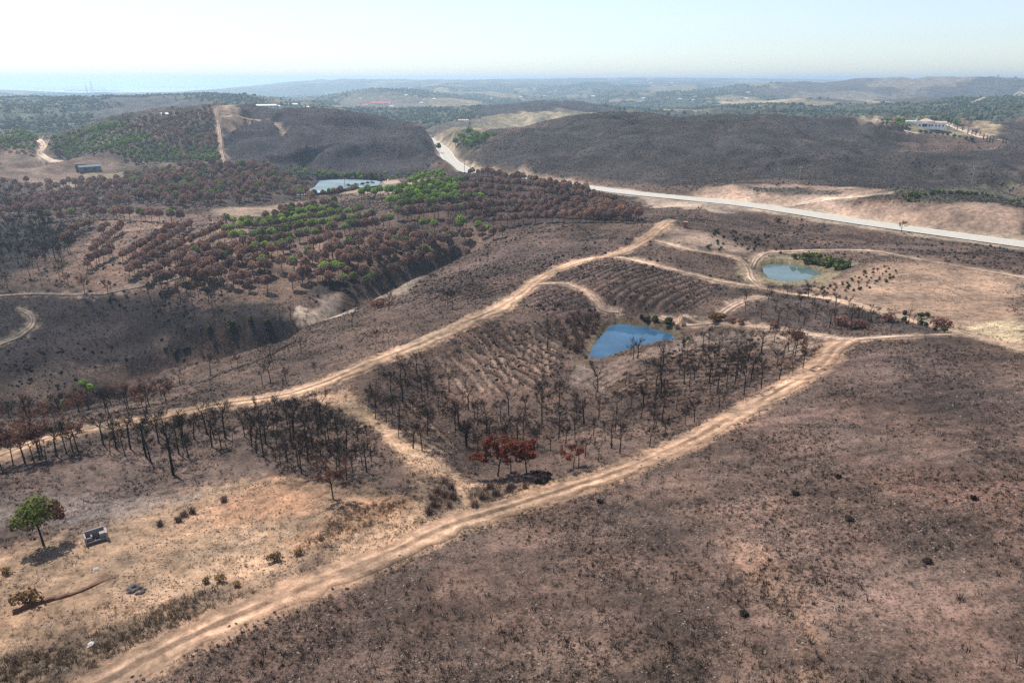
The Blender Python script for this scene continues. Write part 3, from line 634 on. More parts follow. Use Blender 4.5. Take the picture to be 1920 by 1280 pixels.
def pine(seed, mats, n=310, h=7.4, rad=2.75, top=0.45):
    """stone pine: straight trunk and a domed crown made of many needle clumps; the first material sits on the upper clumps"""
    rnd.seed(seed); t = MB(); c = MB(); hc = h * .5; r0 = .17
    bend = Vector((rv(-.3, .3), rv(-.3, .3), 0))
    t.tube([Vector((0, 0, -.4)), Vector((0, 0, .3)), Vector((bend.x, bend.y, hc)), Vector((bend.x, bend.y, h * .8))], [r0 * 1.4, r0, r0 * .75, r0 * .3], 5)
    for i in range(6):
        a = i * 1.05 + rv(-.3, .3); p = Vector((bend.x, bend.y, hc * rv(.85, 1.15))); t.tube([p, p + Vector((math.cos(a) * rad * .7, math.sin(a) * rad * .7, h * rv(.15, .3)))], [r0 * .4, r0 * .12], 3)
    lob = [(rv(0, 6.3), rv(.12, .3)) for _ in range(5)]
    for i in range(n):
        a = rv(0, 2 * math.pi); zz = rv(-.25, 1) ; rr = rv(.55, 1.0) ** .6
        e = math.sqrt(max(0, 1 - max(zz, 0) ** 2)) * (1 if zz > 0 else 1 + zz * 1.2); lobf = 1 + sum(k * math.cos(a - b) ** 5 for b, k in lob) * .7 - .1
        nrm = Vector((math.cos(a) * e, math.sin(a) * e, max(zz, -.1))).normalized()
        o = Vector((math.cos(a) * e * rad * rr * lobf + bend.x, math.sin(a) * e * rad * rr * lobf + bend.y, hc + .2 + (zz + .25) * (h - hc) * .8 * (.75 + .25 * rr)))
        d = jit(nrm, .42); x = d.cross(jit((0, 0, 1), .9)).normalized(); y = d.cross(x); s = rv(.32, .58)
        up = nrm * rv(.05, .3)
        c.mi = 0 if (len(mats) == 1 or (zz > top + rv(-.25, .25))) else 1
        c.poly([o - x * s, o + y * s * .8 + up, o + x * s]); c.poly([o - x * s, o + x * s, o - y * s * .8 + up])
    return t.mesh('pine_trunk'), c
def shrub(seed, mats, n=150, rad=1.6, h=2.2, s0=.3):
    rnd.seed(seed); t = MB(); c = MB()
    for i in range(5):
        a = i * 1.26 + rv(-.3, .3); t.tube([(0, 0, -.2), (math.cos(a) * rad * .3, math.sin(a) * rad * .3, h * .4), (math.cos(a) * rad * .6, math.sin(a) * rad * .6, h * .8)], [.05, .035, .015], 3)
    lob = [Vector((rv(-.5, .5) * rad, rv(-.5, .5) * rad, rv(.35, .7) * h)) for _ in range(5)]
    for i in range(n):
        l = lob[i % 5]; d = jit((0, 0, .3), 1); o = l + Vector((d.x * rad * .62, d.y * rad * .62, d.z * h * .36)) * rv(.6, 1); o.z = max(o.z, .1)
        q = jit(d, .6); x = q.cross(jit((0, 0, 1), .9)).normalized(); y = q.cross(x); s = s0 * rv(.6, 1.2); c.mi = i % len(mats)
        c.poly([o - x * s, o + y * s, o + x * s, o - y * s])
    return t.mesh('shrub_stems'), c
def twigbush(seed, n=110, rad=1.6, h=2.0):
    rnd.seed(seed); t = MB(); c = MB()
    for i in range(n):
        d = jit((0, 0, .75), .8); d.z = abs(d.z); L = rv(.6, 1); e = Vector((d.x * rad, d.y * rad, d.z * h)) * L; b = Vector((rv(-.4, .4) * rad, rv(-.4, .4) * rad, 0))
        (t if i < 12 else c).tube([b, b * .6 + e * .6 + Vector((0, 0, .2)), b * .5 + e], [.045, .03, .012], 3)
    return t.mesh('shrub_stems'), c

def proto(pair, bark, mats):
    t, c = pair; cm = c.mesh('crown', mats)
    t.materials.append(bark); return t, cm
PR = {}
PR['charred'] = [proto(charred(100 + i, 0, (5.0, 6.9, 6.0, 7.2, 5.7, 6.4, 5.2)[i], (.85, 1.05, .95, 1.15, .8, 1.1, .9)[i]), M_CHAR, [M_CHARTWIG]) for i in range(7)] + [proto(charred(140 + i, 0, (4.3, 6.6, 5.5, 4.8)[i], (1.2, .75, 1.3, 1.0)[i]), M_CHAR, [M_CHARTWIG]) for i in range(4)]
PR['charred_dense'] = [proto(charred(200 + i, 1, 6.6, 1.15), M_CHAR, [M_CHARTWIG]) for i in range(3)]
M_RUSTD = varied('rust_dead_leaves', (.17, .07, .045), (.085, .05, .04), .8, .35, trans=.2)
PR['charred_rust'] = [proto(charred(220 + i, 3, 6.4, 1.25, (.34, .44)), M_CHAR, [M_RUSTD]) for i in range(3)]
PR['red'] = [proto(charred(240 + i, 6, 6.0, 1.5, (.26, .34)), M_CHAR, [M_RED]) for i in range(3)]
PR['scorched'] = [proto(pine(300 + i, 0, 300), M_CHAR, [M_RUST] if i < 3 else [M_RUST2]) for i in range(0)]
def pines(seed, k, mats, **kw): return [proto(pine(seed + i, mats, **kw), M_CHAR, mats) for i in range(k)]
PR['scorched'] = pines(300, 3, [M_RUST]) + pines(310, 3, [M_RUST, M_RUST2], top=.3)
PR['grey'] = pines(320, 3, [M_RUST2], n=200)
PR['mixed'] = pines(330, 3, [M_GREEN, M_RUST2], top=.55)
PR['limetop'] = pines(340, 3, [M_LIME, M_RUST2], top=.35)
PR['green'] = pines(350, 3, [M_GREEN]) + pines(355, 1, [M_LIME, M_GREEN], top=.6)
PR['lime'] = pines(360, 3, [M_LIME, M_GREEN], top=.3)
def lone():
    rnd.seed(77); t, c0 = pine(377, [M_GREEN], n=10, h=8.4, rad=3.3); c = MB()
    blobs = [(-1.9, .2, 5.6, 1.7), (-.8, -.8, 6.7, 1.8), (.5, .3, 7.2, 1.8), (1.5, -.5, 6.3, 1.8), (-2.6, -.4, 4.9, 1.2), (-.4, 1.1, 6.6, 1.8), (.4, -1.5, 5.4, 1.6), (-.9, 1.5, 5.4, 1.5), (2.3, .6, 5.2, 1.5), (-.9, -1.6, 5.2, 1.4), (1.5, 1.2, 5.8, 1.6), (0, 0, 5.6, 2.0), (2.9, -.2, 4.7, 1.0)]
    for x0, y0, z0, q in blobs:
        for k in range(170):
            d = jit((0, 0, .15), 1); o = Vector((x0, y0, z0)) + Vector((d.x * q, d.y * q, d.z * q * .75)) * rv(.55, 1.08); n_ = jit(d, .5); x = n_.cross(jit((0, 0, 1), .9)).normalized(); y = n_.cross(x); s_ = rv(.13, .27)
            c.mi = 1 if o.x + rv(-1.2, 1.2) > 2.0 or o.z < 4.8 + rv(-.5, .5) else 0
            c.poly([o - x * s_, o + y * s_, o + x * s_, o - y * s_])
    return proto((t, c), M_CHAR, [M_GREENL, M_REDBROWN])
M_GREENL = varied('lone_pine_needles', (.14, .165, .035), (.085, .105, .028), 1.2, .2, trans=.3); M_REDBROWN = varied('lone_pine_brown', (.15, .06, .045), (.09, .05, .04), 1.2, .2, trans=.25)
PR['lone'] = [lone()]
PR['bush_dk'] = [proto(shrub(400 + i, [M_DKGREEN], 170), M_CHAR, [M_DKGREEN]) for i in range(3)]
PR['bush_olive'] = [proto(shrub(410 + i, [M_OLIVE, M_DKGREEN], 220), M_CHAR, [M_OLIVE, M_DKGREEN]) for i in range(3)]
PR['bush_dry'] = [proto(shrub(420 + i, [M_DRY], 200, 1.0, 1.2, .16), M_CHAR, [M_DRY]) for i in range(3)]
PR['bush_black'] = [proto(shrub(430 + i, [M_CHARTWIG], 160, 1.2, .9, .22), M_CHAR, [M_CHARTWIG]) for i in range(2)]
PR['bush_red'] = [proto(shrub(440 + i, [M_RED, M_RUST2], 160, 1.5, 1.7, .22), M_CHAR, [M_RED, M_RUST2]) for i in range(2)]
PR['twig_brown'] = [proto(twigbush(450 + i, 85), M_CHAR, [M_BROWNSHRUB]) for i in range(3)]
PR['twig_dark'] = [proto(twigbush(460 + i, 110), M_CHAR, [M_CHARTWIG]) for i in range(3)]
def cyp(seed):
    rnd.seed(seed); t = MB(); c = MB(); t.tube([(0, 0, -.3), (0, 0, 5)], [.12, .05], 4)
    for i in range(130):
        f = rv(0, 1); a = rv(0, 6.28); r = .75 * math.sin(math.pi * (.12 + .85 * f)) ** .7 * rv(.7, 1); o = Vector((math.cos(a) * r, math.sin(a) * r, .3 + f * 6)); s = rv(.2, .4)
        x = Vector((-math.sin(a), math.cos(a), rv(-.4, .4))) * s; c.poly([o - x, o + Vector((0, 0, s * 1.6)), o + x])
    return proto((t.mesh('cypress_trunk'), c), M_CHAR, [M_DKGREEN])
PR['cypress'] = [cyp(470), cyp(471)]

NAMES = {'charred': 'charred_tree', 'charred_dense': 'charred_tree', 'charred_rust': 'scorched_tree', 'red': 'red_leaved_tree', 'scorched': 'scorched_pine', 'grey': 'scorched_pine',
         'mixed': 'half_green_pine', 'limetop': 'half_green_pine', 'green': 'green_pine', 'lime': 'green_pine', 'lone': 'pine_tree', 'bush_dk': 'green_shrub', 'bush_olive': 'green_shrub',
         'bush_dry': 'dry_shrub', 'bush_black': 'burnt_shrub', 'bush_red': 'red_shrub', 'twig_brown': 'bare_shrub', 'twig_dark': 'burnt_shrub', 'cypress': 'cypress'}
REQ = []
def req(kind, x, y, s, label, group=None, var=None, rot=None): REQ.append((kind, float(x), float(y), s, label, group, var, rot))
pr = random.Random(11)
PXM = F
def crown_base(u, v, h):
    """base of a plant of height h whose crown middle is seen at u, v"""
    p = pick(u, v)[0]; r = math.hypot(*p); return pick(u, v + .62 * h * F / math.hypot(r, 60) * .95)[0]
def ok(x, y, mt=.5):
    return float(grid_z(trackd, np.array(x), np.array(y))) > mt and float(grid_z(wd, np.array(x), np.array(y))) < -.8 and float(grid_z(roadd, np.array(x), np.array(y))) > 6
ROWN = {}
MU = lambda q: pl(q[0] if isinstance(q, tuple) else q)[:, 0].mean()
MV = lambda q: pl(q[0] if isinstance(q, tuple) else q)[:, 1].mean()
ORD = 'first second third fourth fifth sixth seventh eighth ninth tenth eleventh twelfth thirteenth fourteenth fifteenth sixteenth seventeenth eighteenth nineteenth twentieth'.split()
ORD += ['twenty-' + o for o in ORD[:9]] + ['thirtieth'] + ['thirty-' + o for o in ORD[:9]]
def row(s, kinds, sp, label, group, sz=(.85, 1.1), jitter=.6, crown=True, h=7, skip=.04):
    p = pl(s); w = np.array([crown_base(u, v, h) if crown else pick(u, v)[0] for u, v in p]); ln = catmull(w, .25)
    d = np.r_[0, np.cumsum(np.linalg.norm(np.diff(ln, axis=0), axis=1))]; t = pr.uniform(0, sp); k0 = len(REQ)
    while t < d[-1]:
        x, y = np.interp(t, d, ln[:, 0]) + pr.gauss(0, jitter), np.interp(t, d, ln[:, 1]) + pr.gauss(0, jitter); t += sp * pr.uniform(.82, 1.2)
        if pr.random() < skip or not ok(x, y, .3): continue
        req(pr.choice(kinds), x, y, pr.uniform(*sz), label, group)
    ROWN[group] = ROWN.get(group, 0) + 1; new = sorted(REQ[k0:], key=lambda q: math.atan2(q[1], q[2]))
    REQ[k0:] = [q[:4] + (label.format(i=ORD[min(i, 38)], r=ORD[ROWN[group] - 1]),) + q[5:] for i, q in enumerate(new)]
def scatter(s, kinds, n, md, label, group, sz=(.8, 1.1), crown=False, h=6, prob=None, mt=1.0):
    p = pl(s); w = np.array([crown_base(u, v, h) if crown else pick(u, v)[0] for u, v in p]); pts = []
    lo, hi = w.min(0), w.max(0); tries = 0
    cell = {}
    while len(pts) < n and tries < n * 40:
        tries += 1; x, y = pr.uniform(lo[0], hi[0]), pr.uniform(lo[1], hi[1])
        ck = (int(x // md), int(y // md))
        if any((x - a) ** 2 + (y - b) ** 2 < md * md for i in (-1, 0, 1) for j in (-1, 0, 1) for a, b in cell.get((ck[0] + i, ck[1] + j), ())): continue
        if poly_sd(np.array([x]), np.array([y]), w)[0] < 0 or not ok(x, y, mt): continue
        pts.append((x, y)); cell.setdefault(ck, []).append((x, y))
        k = prob(x, y) if prob else pr.choice(kinds)
        if k: req(k, x, y, pr.uniform(*sz), label, group)
def at(kind, uv, s, label, group=None, var=None, rot=None):
    for (u, v) in pl(uv):
        x, y = pick(u, v)[0]; req(kind, x, y, s * pr.uniform(.9, 1.1) if ' ' in uv else s, label, group, var, rot)

# ---- single plants that stand out
at('lone', '82,1022', .9, 'lone pine with green crown browned on its right side, beside the concrete tank', None, 0, 0.5)
at('red', '933,892', 1.12, 'largest red-leaved burnt tree, left of the black mound by the track', None, 0)
at('red', '958,886', .8, 'small red-leaved tree between two larger red trees by the track', None, 1)
at('red', '988,889', 1.0, 'dark red-leaved tree just left of the black mound', None, 2)
at('red', '1075,878', .66, 'small red-leaved tree standing alone right of the red tree group', None, 1)
at('charred_rust', '625,935', 1.0, 'burnt tree with brown dead leaves at the lower tip of the black tree stand', None, 0)
at('charred_dense', '1026,655', 1.15, 'tall black tree on the bank left of the blue pond', None, 1)
at('charred', '1187,674', .8, 'left one of two bare trees in front of the blue pond', None, 2)
at('charred', '1196,672', .74, 'right one of two bare trees in front of the blue pond', None, 3)
at('charred_dense', '840,578', .85, 'left of two dark trees beside the white gravel spur of the ridge track', None, 0)
at('charred_dense', '848,578', .8, 'right of two dark trees beside the white gravel spur of the ridge track', None, 2)
at('charred_dense', '729,582', .95, 'dark tree beside red bushes below the knoll, left of the ridge track', None, 1)
at('bush_red', '702,574 716,572 710,577', 1.5, 'red-brown shrub below the knoll left of the ridge track', 'red-brown shrubs below the knoll')
at('charred_rust', '1690,436', .75, 'small reddish tree at the near edge of the asphalt road', None, 1)
at('bush_dry', '1459,416', 2.3, 'tan dry bush below the asphalt road')
at('charred', '1309,406', .95, 'tall bare tree standing near the end of the ridge track by the road', None, 4)
at('bush_dry', '1345,603', 2.4, 'golden dry bush right of the blue pond beside the dam track', None, 0)
at('bush_dry', '517,1052', 1.0, 'golden dry bush at the edge of the wide foreground track', None, 0)
at('bush_dry', '412,1090', .9, 'golden brown bush below the pale clearing, left of the track', None, 1)
at('bush_dry', '388,1092', .6, 'smallest golden bush beside another golden bush near the track', None, 2)
at('bush_dry', '443,1098', .6, 'reddish golden tuft nearest the wide foreground track', None, 1)
at('bush_dry', '560,1040', .7, 'low tan bush against the orange bank of the track', None, 2)
at('bush_dry', '54,1135', 1.7, 'large golden bush over black charred base at the left end of the earth bank', None, 0)
at('bush_dry', '10,1075', .8, 'golden bush at the left edge below the lone pine', None, 2)
at('bush_black', '1010,900', 1.7, 'black charred mound of brush right of the red trees', None, 0)
for uv, nm in (('1572,896', 'highest'), ('1493,926', 'left upper'), ('1592,976', 'middle'), ('1738,1052', 'right'), ('1828,936', 'far right'), ('1393,1152', 'lowest'), ('1125,942', 'track-side')):
    at('bush_black', uv, .55, nm + ' of the small black burnt bushes lying on the big burnt field', 'black bushes on the burnt field')
at('twig_brown', '815,950 830,930 845,915 835,905 820,925 805,962 850,935 810,935 842,950', .75, 'burnt bush on the sandy wedge where the tracks join', 'burnt bushes on the sandy wedge')
at('twig_brown', '905,935 930,928 955,920 985,915 920,915 890,950', .75, 'burnt bush below the red trees at the track edge', 'burnt bushes below the red trees')
at('twig_brown', '345,968 360,962 335,975 380,950 1060,935 395,925', .7, 'brown dead bush on the orange soil', 'dead bushes on the orange soil') if False else None
at('twig_brown', '345,968 360,962 335,978 300,985 420,940', .7, 'dark dead bush on the pale clearing beside the orange soil', 'dead bushes on the clearing')
at('limetop', '862,436 792,434 815,437', .95, 'green-topped pine on the near edge of the plantation', 'green-topped pines on the near plantation edge')
at('lime', '897,438', .85, 'bright green pine at the right front corner of the plantation', None, 0)
at('lime', '915,441', .7, 'small bright green pine at the right front corner of the plantation', None, 1)
at('lime', '864,432', 1.0, 'bright green round pine left of the front corner of the plantation', None, 2)
at('limetop', '612,522 628,524', 1.0, 'green-topped pine above the stream bed', 'green-topped pines above the stream bed')
at('scorched', '833,445 871,452 880,455 905,446 942,446 925,450', .8, 'brown round pine on the bare ground in front of the plantation corner', 'brown pines in front of the plantation corner')
at('lime', '160,735 170,742', .55, 'lime green resprouting pine among red trees left of the ridge track', 'lime green pines among red trees')
at('lime', '127,768', .5, 'small lime green pine ball left of the ridge track', None, 1)
at('bush_olive', '433,608 468,602 392,618 500,606', .8, 'bright green bush in the stream bed', 'green bushes in the stream bed')

# ---- charred stands
scatter('450,830 480,790 520,775 600,790 660,815 700,845 695,885 640,905 560,890 500,868', ['charred', 'charred', 'charred_dense'], 62, 2.0, 'black bare tree in the dense stand between the track and the sandy wedge', 'black trees in the dense stand', (.6, 1.0))
row('20,862 60,865 130,850 190,835', ['charred', 'charred_rust', 'charred_dense'], 3.1, '{i} burnt tree from the left in the {r} row under the ridge track', 'burnt trees in the left row', (.85, 1.15), 1.2, False)
row('10,890 120,855 230,832', ['charred'], 4.2, '{i} burnt tree from the left in the {r} row under the ridge track', 'burnt trees in the left row', (.7, 1.0), 1.5, False)
scatter('190,830 300,810 350,830 340,870 280,868 200,855', ['charred', 'charred'], 18, 2.5, 'black tree left of the widest bare tree below the ridge track', 'black trees around the widest bare tree', (.75, 1.1))
at('charred', '325,890', 1.45, 'widest black bare tree, many-stemmed, below the ridge track on the left', None, 3)
scatter('335,815 430,795 450,830 400,850 350,860', ['charred'], 12, 2.5, 'black tree right of the widest bare tree below the ridge track', 'black trees right of the widest bare tree', (.7, 1.05))
# bowl between the tracks
for i, s in enumerate(sorted(['685,745 730,775 760,800', '720,720 770,765 800,805 815,840', '745,700 800,750 850,800 880,845', '770,685 840,735 900,790 940,840', '790,720 860,790 900,850', '700,760 745,805 790,850'], key=MU)):
    row(s, ['charred', 'charred', 'charred_dense'], 4.2, '{i} black tree from the left in the {r} slanting row left of the hollow', 'black trees on the left side of the hollow', (.62, .92), .8, False)
scatter('880,790 1000,770 1060,740 1100,790 1060,850 960,840', ['charred', 'charred', 'charred_dense'], 36, 3.2, 'black tree at the bottom of the hollow between the tracks', 'black trees at the bottom of the hollow', (.6, .9))
for i, s in enumerate(sorted(['1090,750 1200,725 1300,690 1380,650 1420,632', '1080,790 1190,765 1300,725 1400,680 1450,645', '1100,815 1210,795 1300,760 1410,705 1490,660', '1130,835 1230,815 1320,785 1420,735 1500,690', '1160,770 1260,735 1350,690', '1150,800 1250,775 1340,735 1430,690', '1200,705 1290,668 1350,642'], key=MV)):
    row(s, ['charred', 'charred', 'charred', 'charred_dense'], 5.2, '{i} black tree from the left, {r} curved row from the back, right of the hollow', 'black trees in the curved rows right of the hollow', (.65, .98), 1.0, False)
scatter('1060,850 1180,835 1260,815 1230,835 1150,865 1080,875', ['charred'], 9, 3.5, 'small bare tree along the sandy track edge at the front of the hollow', 'small bare trees along the sandy track', (.6, .8))
at('charred_rust', '1505,692 1490,668 1478,656', .85, 'burnt tree with dark brown crown nearest the track junction', 'brown-crowned trees near the track junction')
scatter('1385,560 1480,552 1600,578 1740,612 1700,625 1560,622 1440,608 1395,590', ['charred'], 46, 4.2, 'small burnt tree on the knoll between the pond track and the junction track', 'small burnt trees on the knoll', (.5, .75))
at('bush_red', '1585,612 1600,616 1612,614 1665,603 1760,612 1767,614 1572,608', 1.4, 'rust red shrub among the small burnt trees on the knoll', 'rust red shrubs on the knoll')
at('bush_red', '1372,605 1390,608 1452,615 1498,633', 1.1, 'red shrub beside the dam track', 'red shrubs beside the dam track')
for uv, s in (('508,672', .95), ('538,720', .8), ('508,718', .85), ('590,700', .55), ('395,703', 1.0), ('447,690', .7), ('565,660', .6), ('275,772', .85), ('315,735', .8), ('338,722', .7), ('492,722', .6), ('240,772', .9), ('640,665', .5), ('705,640', .6), ('660,612', .7), ('500,600', .6), ('525,598', .7), ('545,598', .6), ('575,596', .6)):
    at('charred_dense' if s > .8 else 'charred', uv, s, 'lone burnt tree scattered on the open slope left of the ridge track', 'lone burnt trees on the slope left of the ridge track')
scatter('-20,790 120,770 280,745 330,760 260,785 100,805 -20,830', ['charred_rust', 'charred_rust', 'charred', 'charred_dense'], 34, 3.5, 'rust-crowned burnt tree left of the ridge track at the left edge', 'rust-crowned trees left of the ridge track', (.6, .9))
scatter('20,848 110,838 90,870 15,880', ['charred_rust'], 4, 3, 'rust-crowned tree at the left edge by the track', 'rust-crowned trees at the left edge', (.9, 1.1))
scatter('-60,425 60,410 135,440 130,540 -60,550', ['charred', 'charred_dense', 'charred_dense'], 110, 4.2, 'charred tree in the dark burnt-out grove at the left edge', 'charred trees in the burnt-out grove at the left edge', (.8, 1.15))
row('270,570 340,572 420,575', ['charred', 'charred_dense'], 4.5, '{i} charred tree from the left, {r} row on the lower plantation edge', 'charred trees on the lower plantation edge', (.9, 1.1), 1.5, False)
row('300,558 360,556 440,556', ['charred_dense', 'charred'], 4.5, '{i} charred tree from the left, {r} row on the lower plantation edge', 'charred trees on the lower plantation edge', (.9, 1.1), 1.5, False)

# ---- scorched and green plantation rows
B = ['scorched', 'scorched', 'scorched', 'grey']
lb = '{i} brown pine from the left in the {r} slanting row at the plantation left'; gb = 'scorched pines in the slanting rows'
for s in sorted(['176,465 205,440 232,420', '232,475 280,448 333,420', '252,482 300,452 360,413', '290,478 350,450 417,420', '333,474 380,456 433,437', '166,492 213,463', '240,508 280,480 317,463', '267,517 320,486 350,466', '367,503 400,487 443,467', '300,500 345,476 385,457', '330,515 375,496', '120,450 140,430 175,415', '190,433 200,420'], key=MU):
    row(s, B, 3.1, lb, gb, (.55, .75), .45)
row('130,530 180,532 233,533', ['charred_rust', 'charred_rust', 'scorched'], 4.5, '{i} red-brown tree from the left in the row along the thin grey track', 'red-brown trees along the thin grey track', (.75, .95), .8)
row('60,404 207,400 280,403 350,408', ['scorched', 'scorched', 'mixed'], 5, '{i} scorched pine from the left in the straight row behind the slanting rows', 'scorched pines in the straight back row', (.8, 1), 1)
row('267,527 330,520 400,512 467,518', B, 5.5, '{i} big round brown pine from the left, {r} row along the plantation front', 'big brown pines along the lower plantation front', (.7, .98), 1.4)
row('390,505 430,512 480,528 525,530', B, 5.5, '{i} big round brown pine from the left, {r} row along the plantation front', 'big brown pines along the lower plantation front', (.7, .98), 1.4)
lm = '{i} pine from the left in the {r} long green-topped row from the back'; gm = 'green-topped pines in the long curved rows'
G2 = None
for s, k in sorted([('425,412 500,412 570,398 640,385', ['limetop', 'limetop', 'mixed']), ('420,430 500,420 590,404 690,388', ['limetop', 'mixed']), ('430,445 500,440 590,420 700,402', ['limetop', 'mixed', 'mixed']),
             ('480,452 560,440 640,425 740,408', ['mixed', 'limetop', 'scorched']), ('470,466 520,460 560,448', ['limetop', 'mixed']), ('520,392 580,385 640,377', ['scorched', 'mixed']), ('500,404 600,392', ['scorched', 'scorched', 'mixed'])], key=MV):
    row(s, k, 3.8, lm, gm, (.7, .9), .5, skip=.01)
lc = 'round brown pine on the open central slope of the plantation'; gc = 'round brown pines on the central slope'
C2 = ['scorched', 'scorched', 'scorched', 'grey', 'mixed']
for s in ['570,470 610,448 640,440', '610,470 640,462', '690,452 740,440 790,425', '480,475 540,462', '400,480 460,478 500,472', '440,492 500,486', '545,490 570,500', '560,508 620,503 680,505', '640,490 670,470', '680,480 700,498', '720,470 760,465', '740,480 770,475 800,463', '760,458 820,452', '770,445 820,445 865,450']:
    row(s, C2, 4.6, lc, gc, (.55, .95), 1.2)
scatter('560,478 640,455 740,438 850,442 830,462 700,490 600,500 500,500', C2, 60, 4.8, 'round brown pine on the open central slope of the plantation', 'round brown pines on the central slope', (.75, 1.05), True)
scatter('380,470 470,455 500,500 430,520 330,515', C2, 50, 4.6, 'round brown pine on the open central slope of the plantation', 'round brown pines on the central slope', (.7, 1.0), True)
scatter('1120,372 1190,396 1200,404 1100,400', ['scorched', 'grey'], 40, 3.2, 'brown pine at the right tip of the plantation ridge', 'brown pines at the right tip of the ridge', (.8, 1.0), True)
row('545,527 600,512 660,520 710,520', C2, 5, '{i} tall brown pine from the left, {r} row above the dark stream bank', 'brown pines above the dark stream bank', (.7, 1.0), 1.2)
row('705,510 750,495 800,478 835,468', C2, 5, '{i} tall brown pine from the left, {r} row above the dark stream bank', 'brown pines above the dark stream bank', (.7, 1.0), 1.2)
lr = '{i} brown pine from the left in the {r} close row of the right end'; gr = 'brown pines in the right end rows'
for s in sorted(['880,322 940,327 1000,335 1100,352', '870,335 1000,346 1120,360', '860,347 1000,358 1150,373', '855,360 1000,370 1170,384', '880,376 1000,380 1185,393', '880,398 1000,392 1190,398', '840,418 900,412 1000,405 1100,402 1192,403'], key=MV):
    row(s, ['scorched', 'scorched', 'grey'], 3.9, lr, gr, (.65, .92), .7, skip=0)
lg = '{i} green pine from the left in the {r} straight green row below the farmhouse'; gg = 'green pines in the straight rows below the farmhouse'
for s in sorted(['777,345 862,340', '746,353 863,346', '740,361 862,351', '758,368 863,356', '727,376 800,370 863,364'], key=MV):
    row(s, ['green', 'green', 'lime'], 3.4, lg, gg, (.72, .9), .4, skip=0)
row('746,385 800,380 850,376 900,370', ['green', 'mixed'], 3.6, '{i} dark green pine from the left in the front row of the green block', 'dark pines in the front row of the green block', (.85, 1), .5, skip=0)
row('745,398 800,396 857,394 930,385', ['mixed', 'grey', 'scorched'], 3.6, '{i} dark pine from the left in the brown row before the green block', 'dark pines in front of the green block', (.9, 1.05), .5, skip=0)
at('lime', '678,374 690,372 702,374 714,371 728,372 737,370', 1.0, 'bright green pine left of the straight green rows', 'bright green pines left of the green rows')
scatter('722,334 770,324 830,326 835,335 790,340', ['lime'], 90, 2.6, 'low bright lime-green tree behind the farmhouse', 'lime-green trees behind the farmhouse', (.45, .6))
row('540,322 600,326 660,328 720,331', ['lime', 'green', 'mixed'], 5, '{i} green tree from the left on the far bank of the lake', 'green trees on the far lake bank', (.6, .8), 1.5)
at('bush_dk', '653,352 662,353 669,350 679,349 689,347 698,347', 1.3, 'dark round bush in the row along the near lake shore', 'round bushes along the near lake shore')
at('bush_dk', '716,343', 2.2, 'large dark bush between lake and white farmhouse')
scatter('530,362 560,350 578,352 572,368 610,376 580,382 540,376', ['scorched', 'mixed', 'grey'], 26, 4, 'brown tree on the near left shore of the lake', 'brown trees on the near left lake shore', (.8, 1))
row('555,318 620,322 680,325', ['lime', 'green', 'mixed'], 5, '{i} green tree from the left in the {r} row on the far lake bank', 'green trees on the far lake bank', (.6, .85), 2)
row('572,362 600,361 640,356 672,352', ['mixed', 'scorched', 'grey', 'green'], 3.4, '{i} tree from the left in the near shore row below the lake', 'trees along the near lake shore', (.6, .85), 1.2)
row('600,336 640,334 700,336 716,338', ['bush_dk', 'twig_dark', 'bush_olive'], 2.2, '{i} bush from the left in the {r} line along the far lake shore', 'bushes along the far lake shore', (.9, 1.5), .8, False)
row('596,334 650,331 716,334', ['bush_dk', 'bush_olive', 'twig_brown'], 2.4, '{i} bush from the left in the {r} line along the far lake shore', 'bushes along the far lake shore', (.9, 1.6), .8, False)
# dense brown woods left of the lake
scatter('240,335 330,320 420,317 520,325 560,340 550,362 480,384 380,388 300,388 255,380', ['scorched', 'scorched', 'grey', 'scorched', 'mixed'], 330, 4.4, 'brown scorched pine in the wood left of the lake', 'scorched pines in the wood left of the lake', (.85, 1.1))
scatter('-60,352 120,348 240,345 250,390 120,408 -60,412', ['scorched', 'grey', 'grey', 'scorched'], 190, 6, 'scorched pine in the thin brown wood at the far left', 'scorched pines in the far left wood', (.8, 1.05))
# wooded hill
def hillmix(x, y):
    u = x / y; f = vnoise(np.array(x / 45), np.array(y / 45), 77); z = float(gz(x, y)); g = .95 - 1.0 * sstep(-.56, -.44, u) + .5 * (1 - sstep(-8, 14, z))
    return ('green' if pr.random() < .85 else 'mixed') if f * .6 + pr.random() * .4 < g * 1.05 else ('scorched' if pr.random() < .6 else 'grey')
scatter('88,280 130,258 200,240 300,219 395,206 412,285 418,303 250,307 130,300', None, 1700, 5.0, 'pine on the wooded hillside left of the firebreak', 'pines on the wooded hillside', (.6, .9), prob=hillmix)
scatter('-40,262 60,258 75,275 60,290 -40,283', ['green', 'green', 'mixed'], 200, 5, 'green pine on the low rise at the left edge', 'green pines at the left edge', (.6, .9))
scatter('800,252 880,256 930,262 900,282 860,272', ['green'], 120, 8, 'dark green tree in the gully beside the curving asphalt road', 'green trees in the road gully', (1, 1.5))
scatter('1690,370 1800,366 1920,372 1920,378 1700,380', ['bush_olive', 'bush_dk', 'bush_olive'], 70, 3, 'green bush on the dark bank above the road cut', 'green bushes above the road cut', (.5, 1.15))
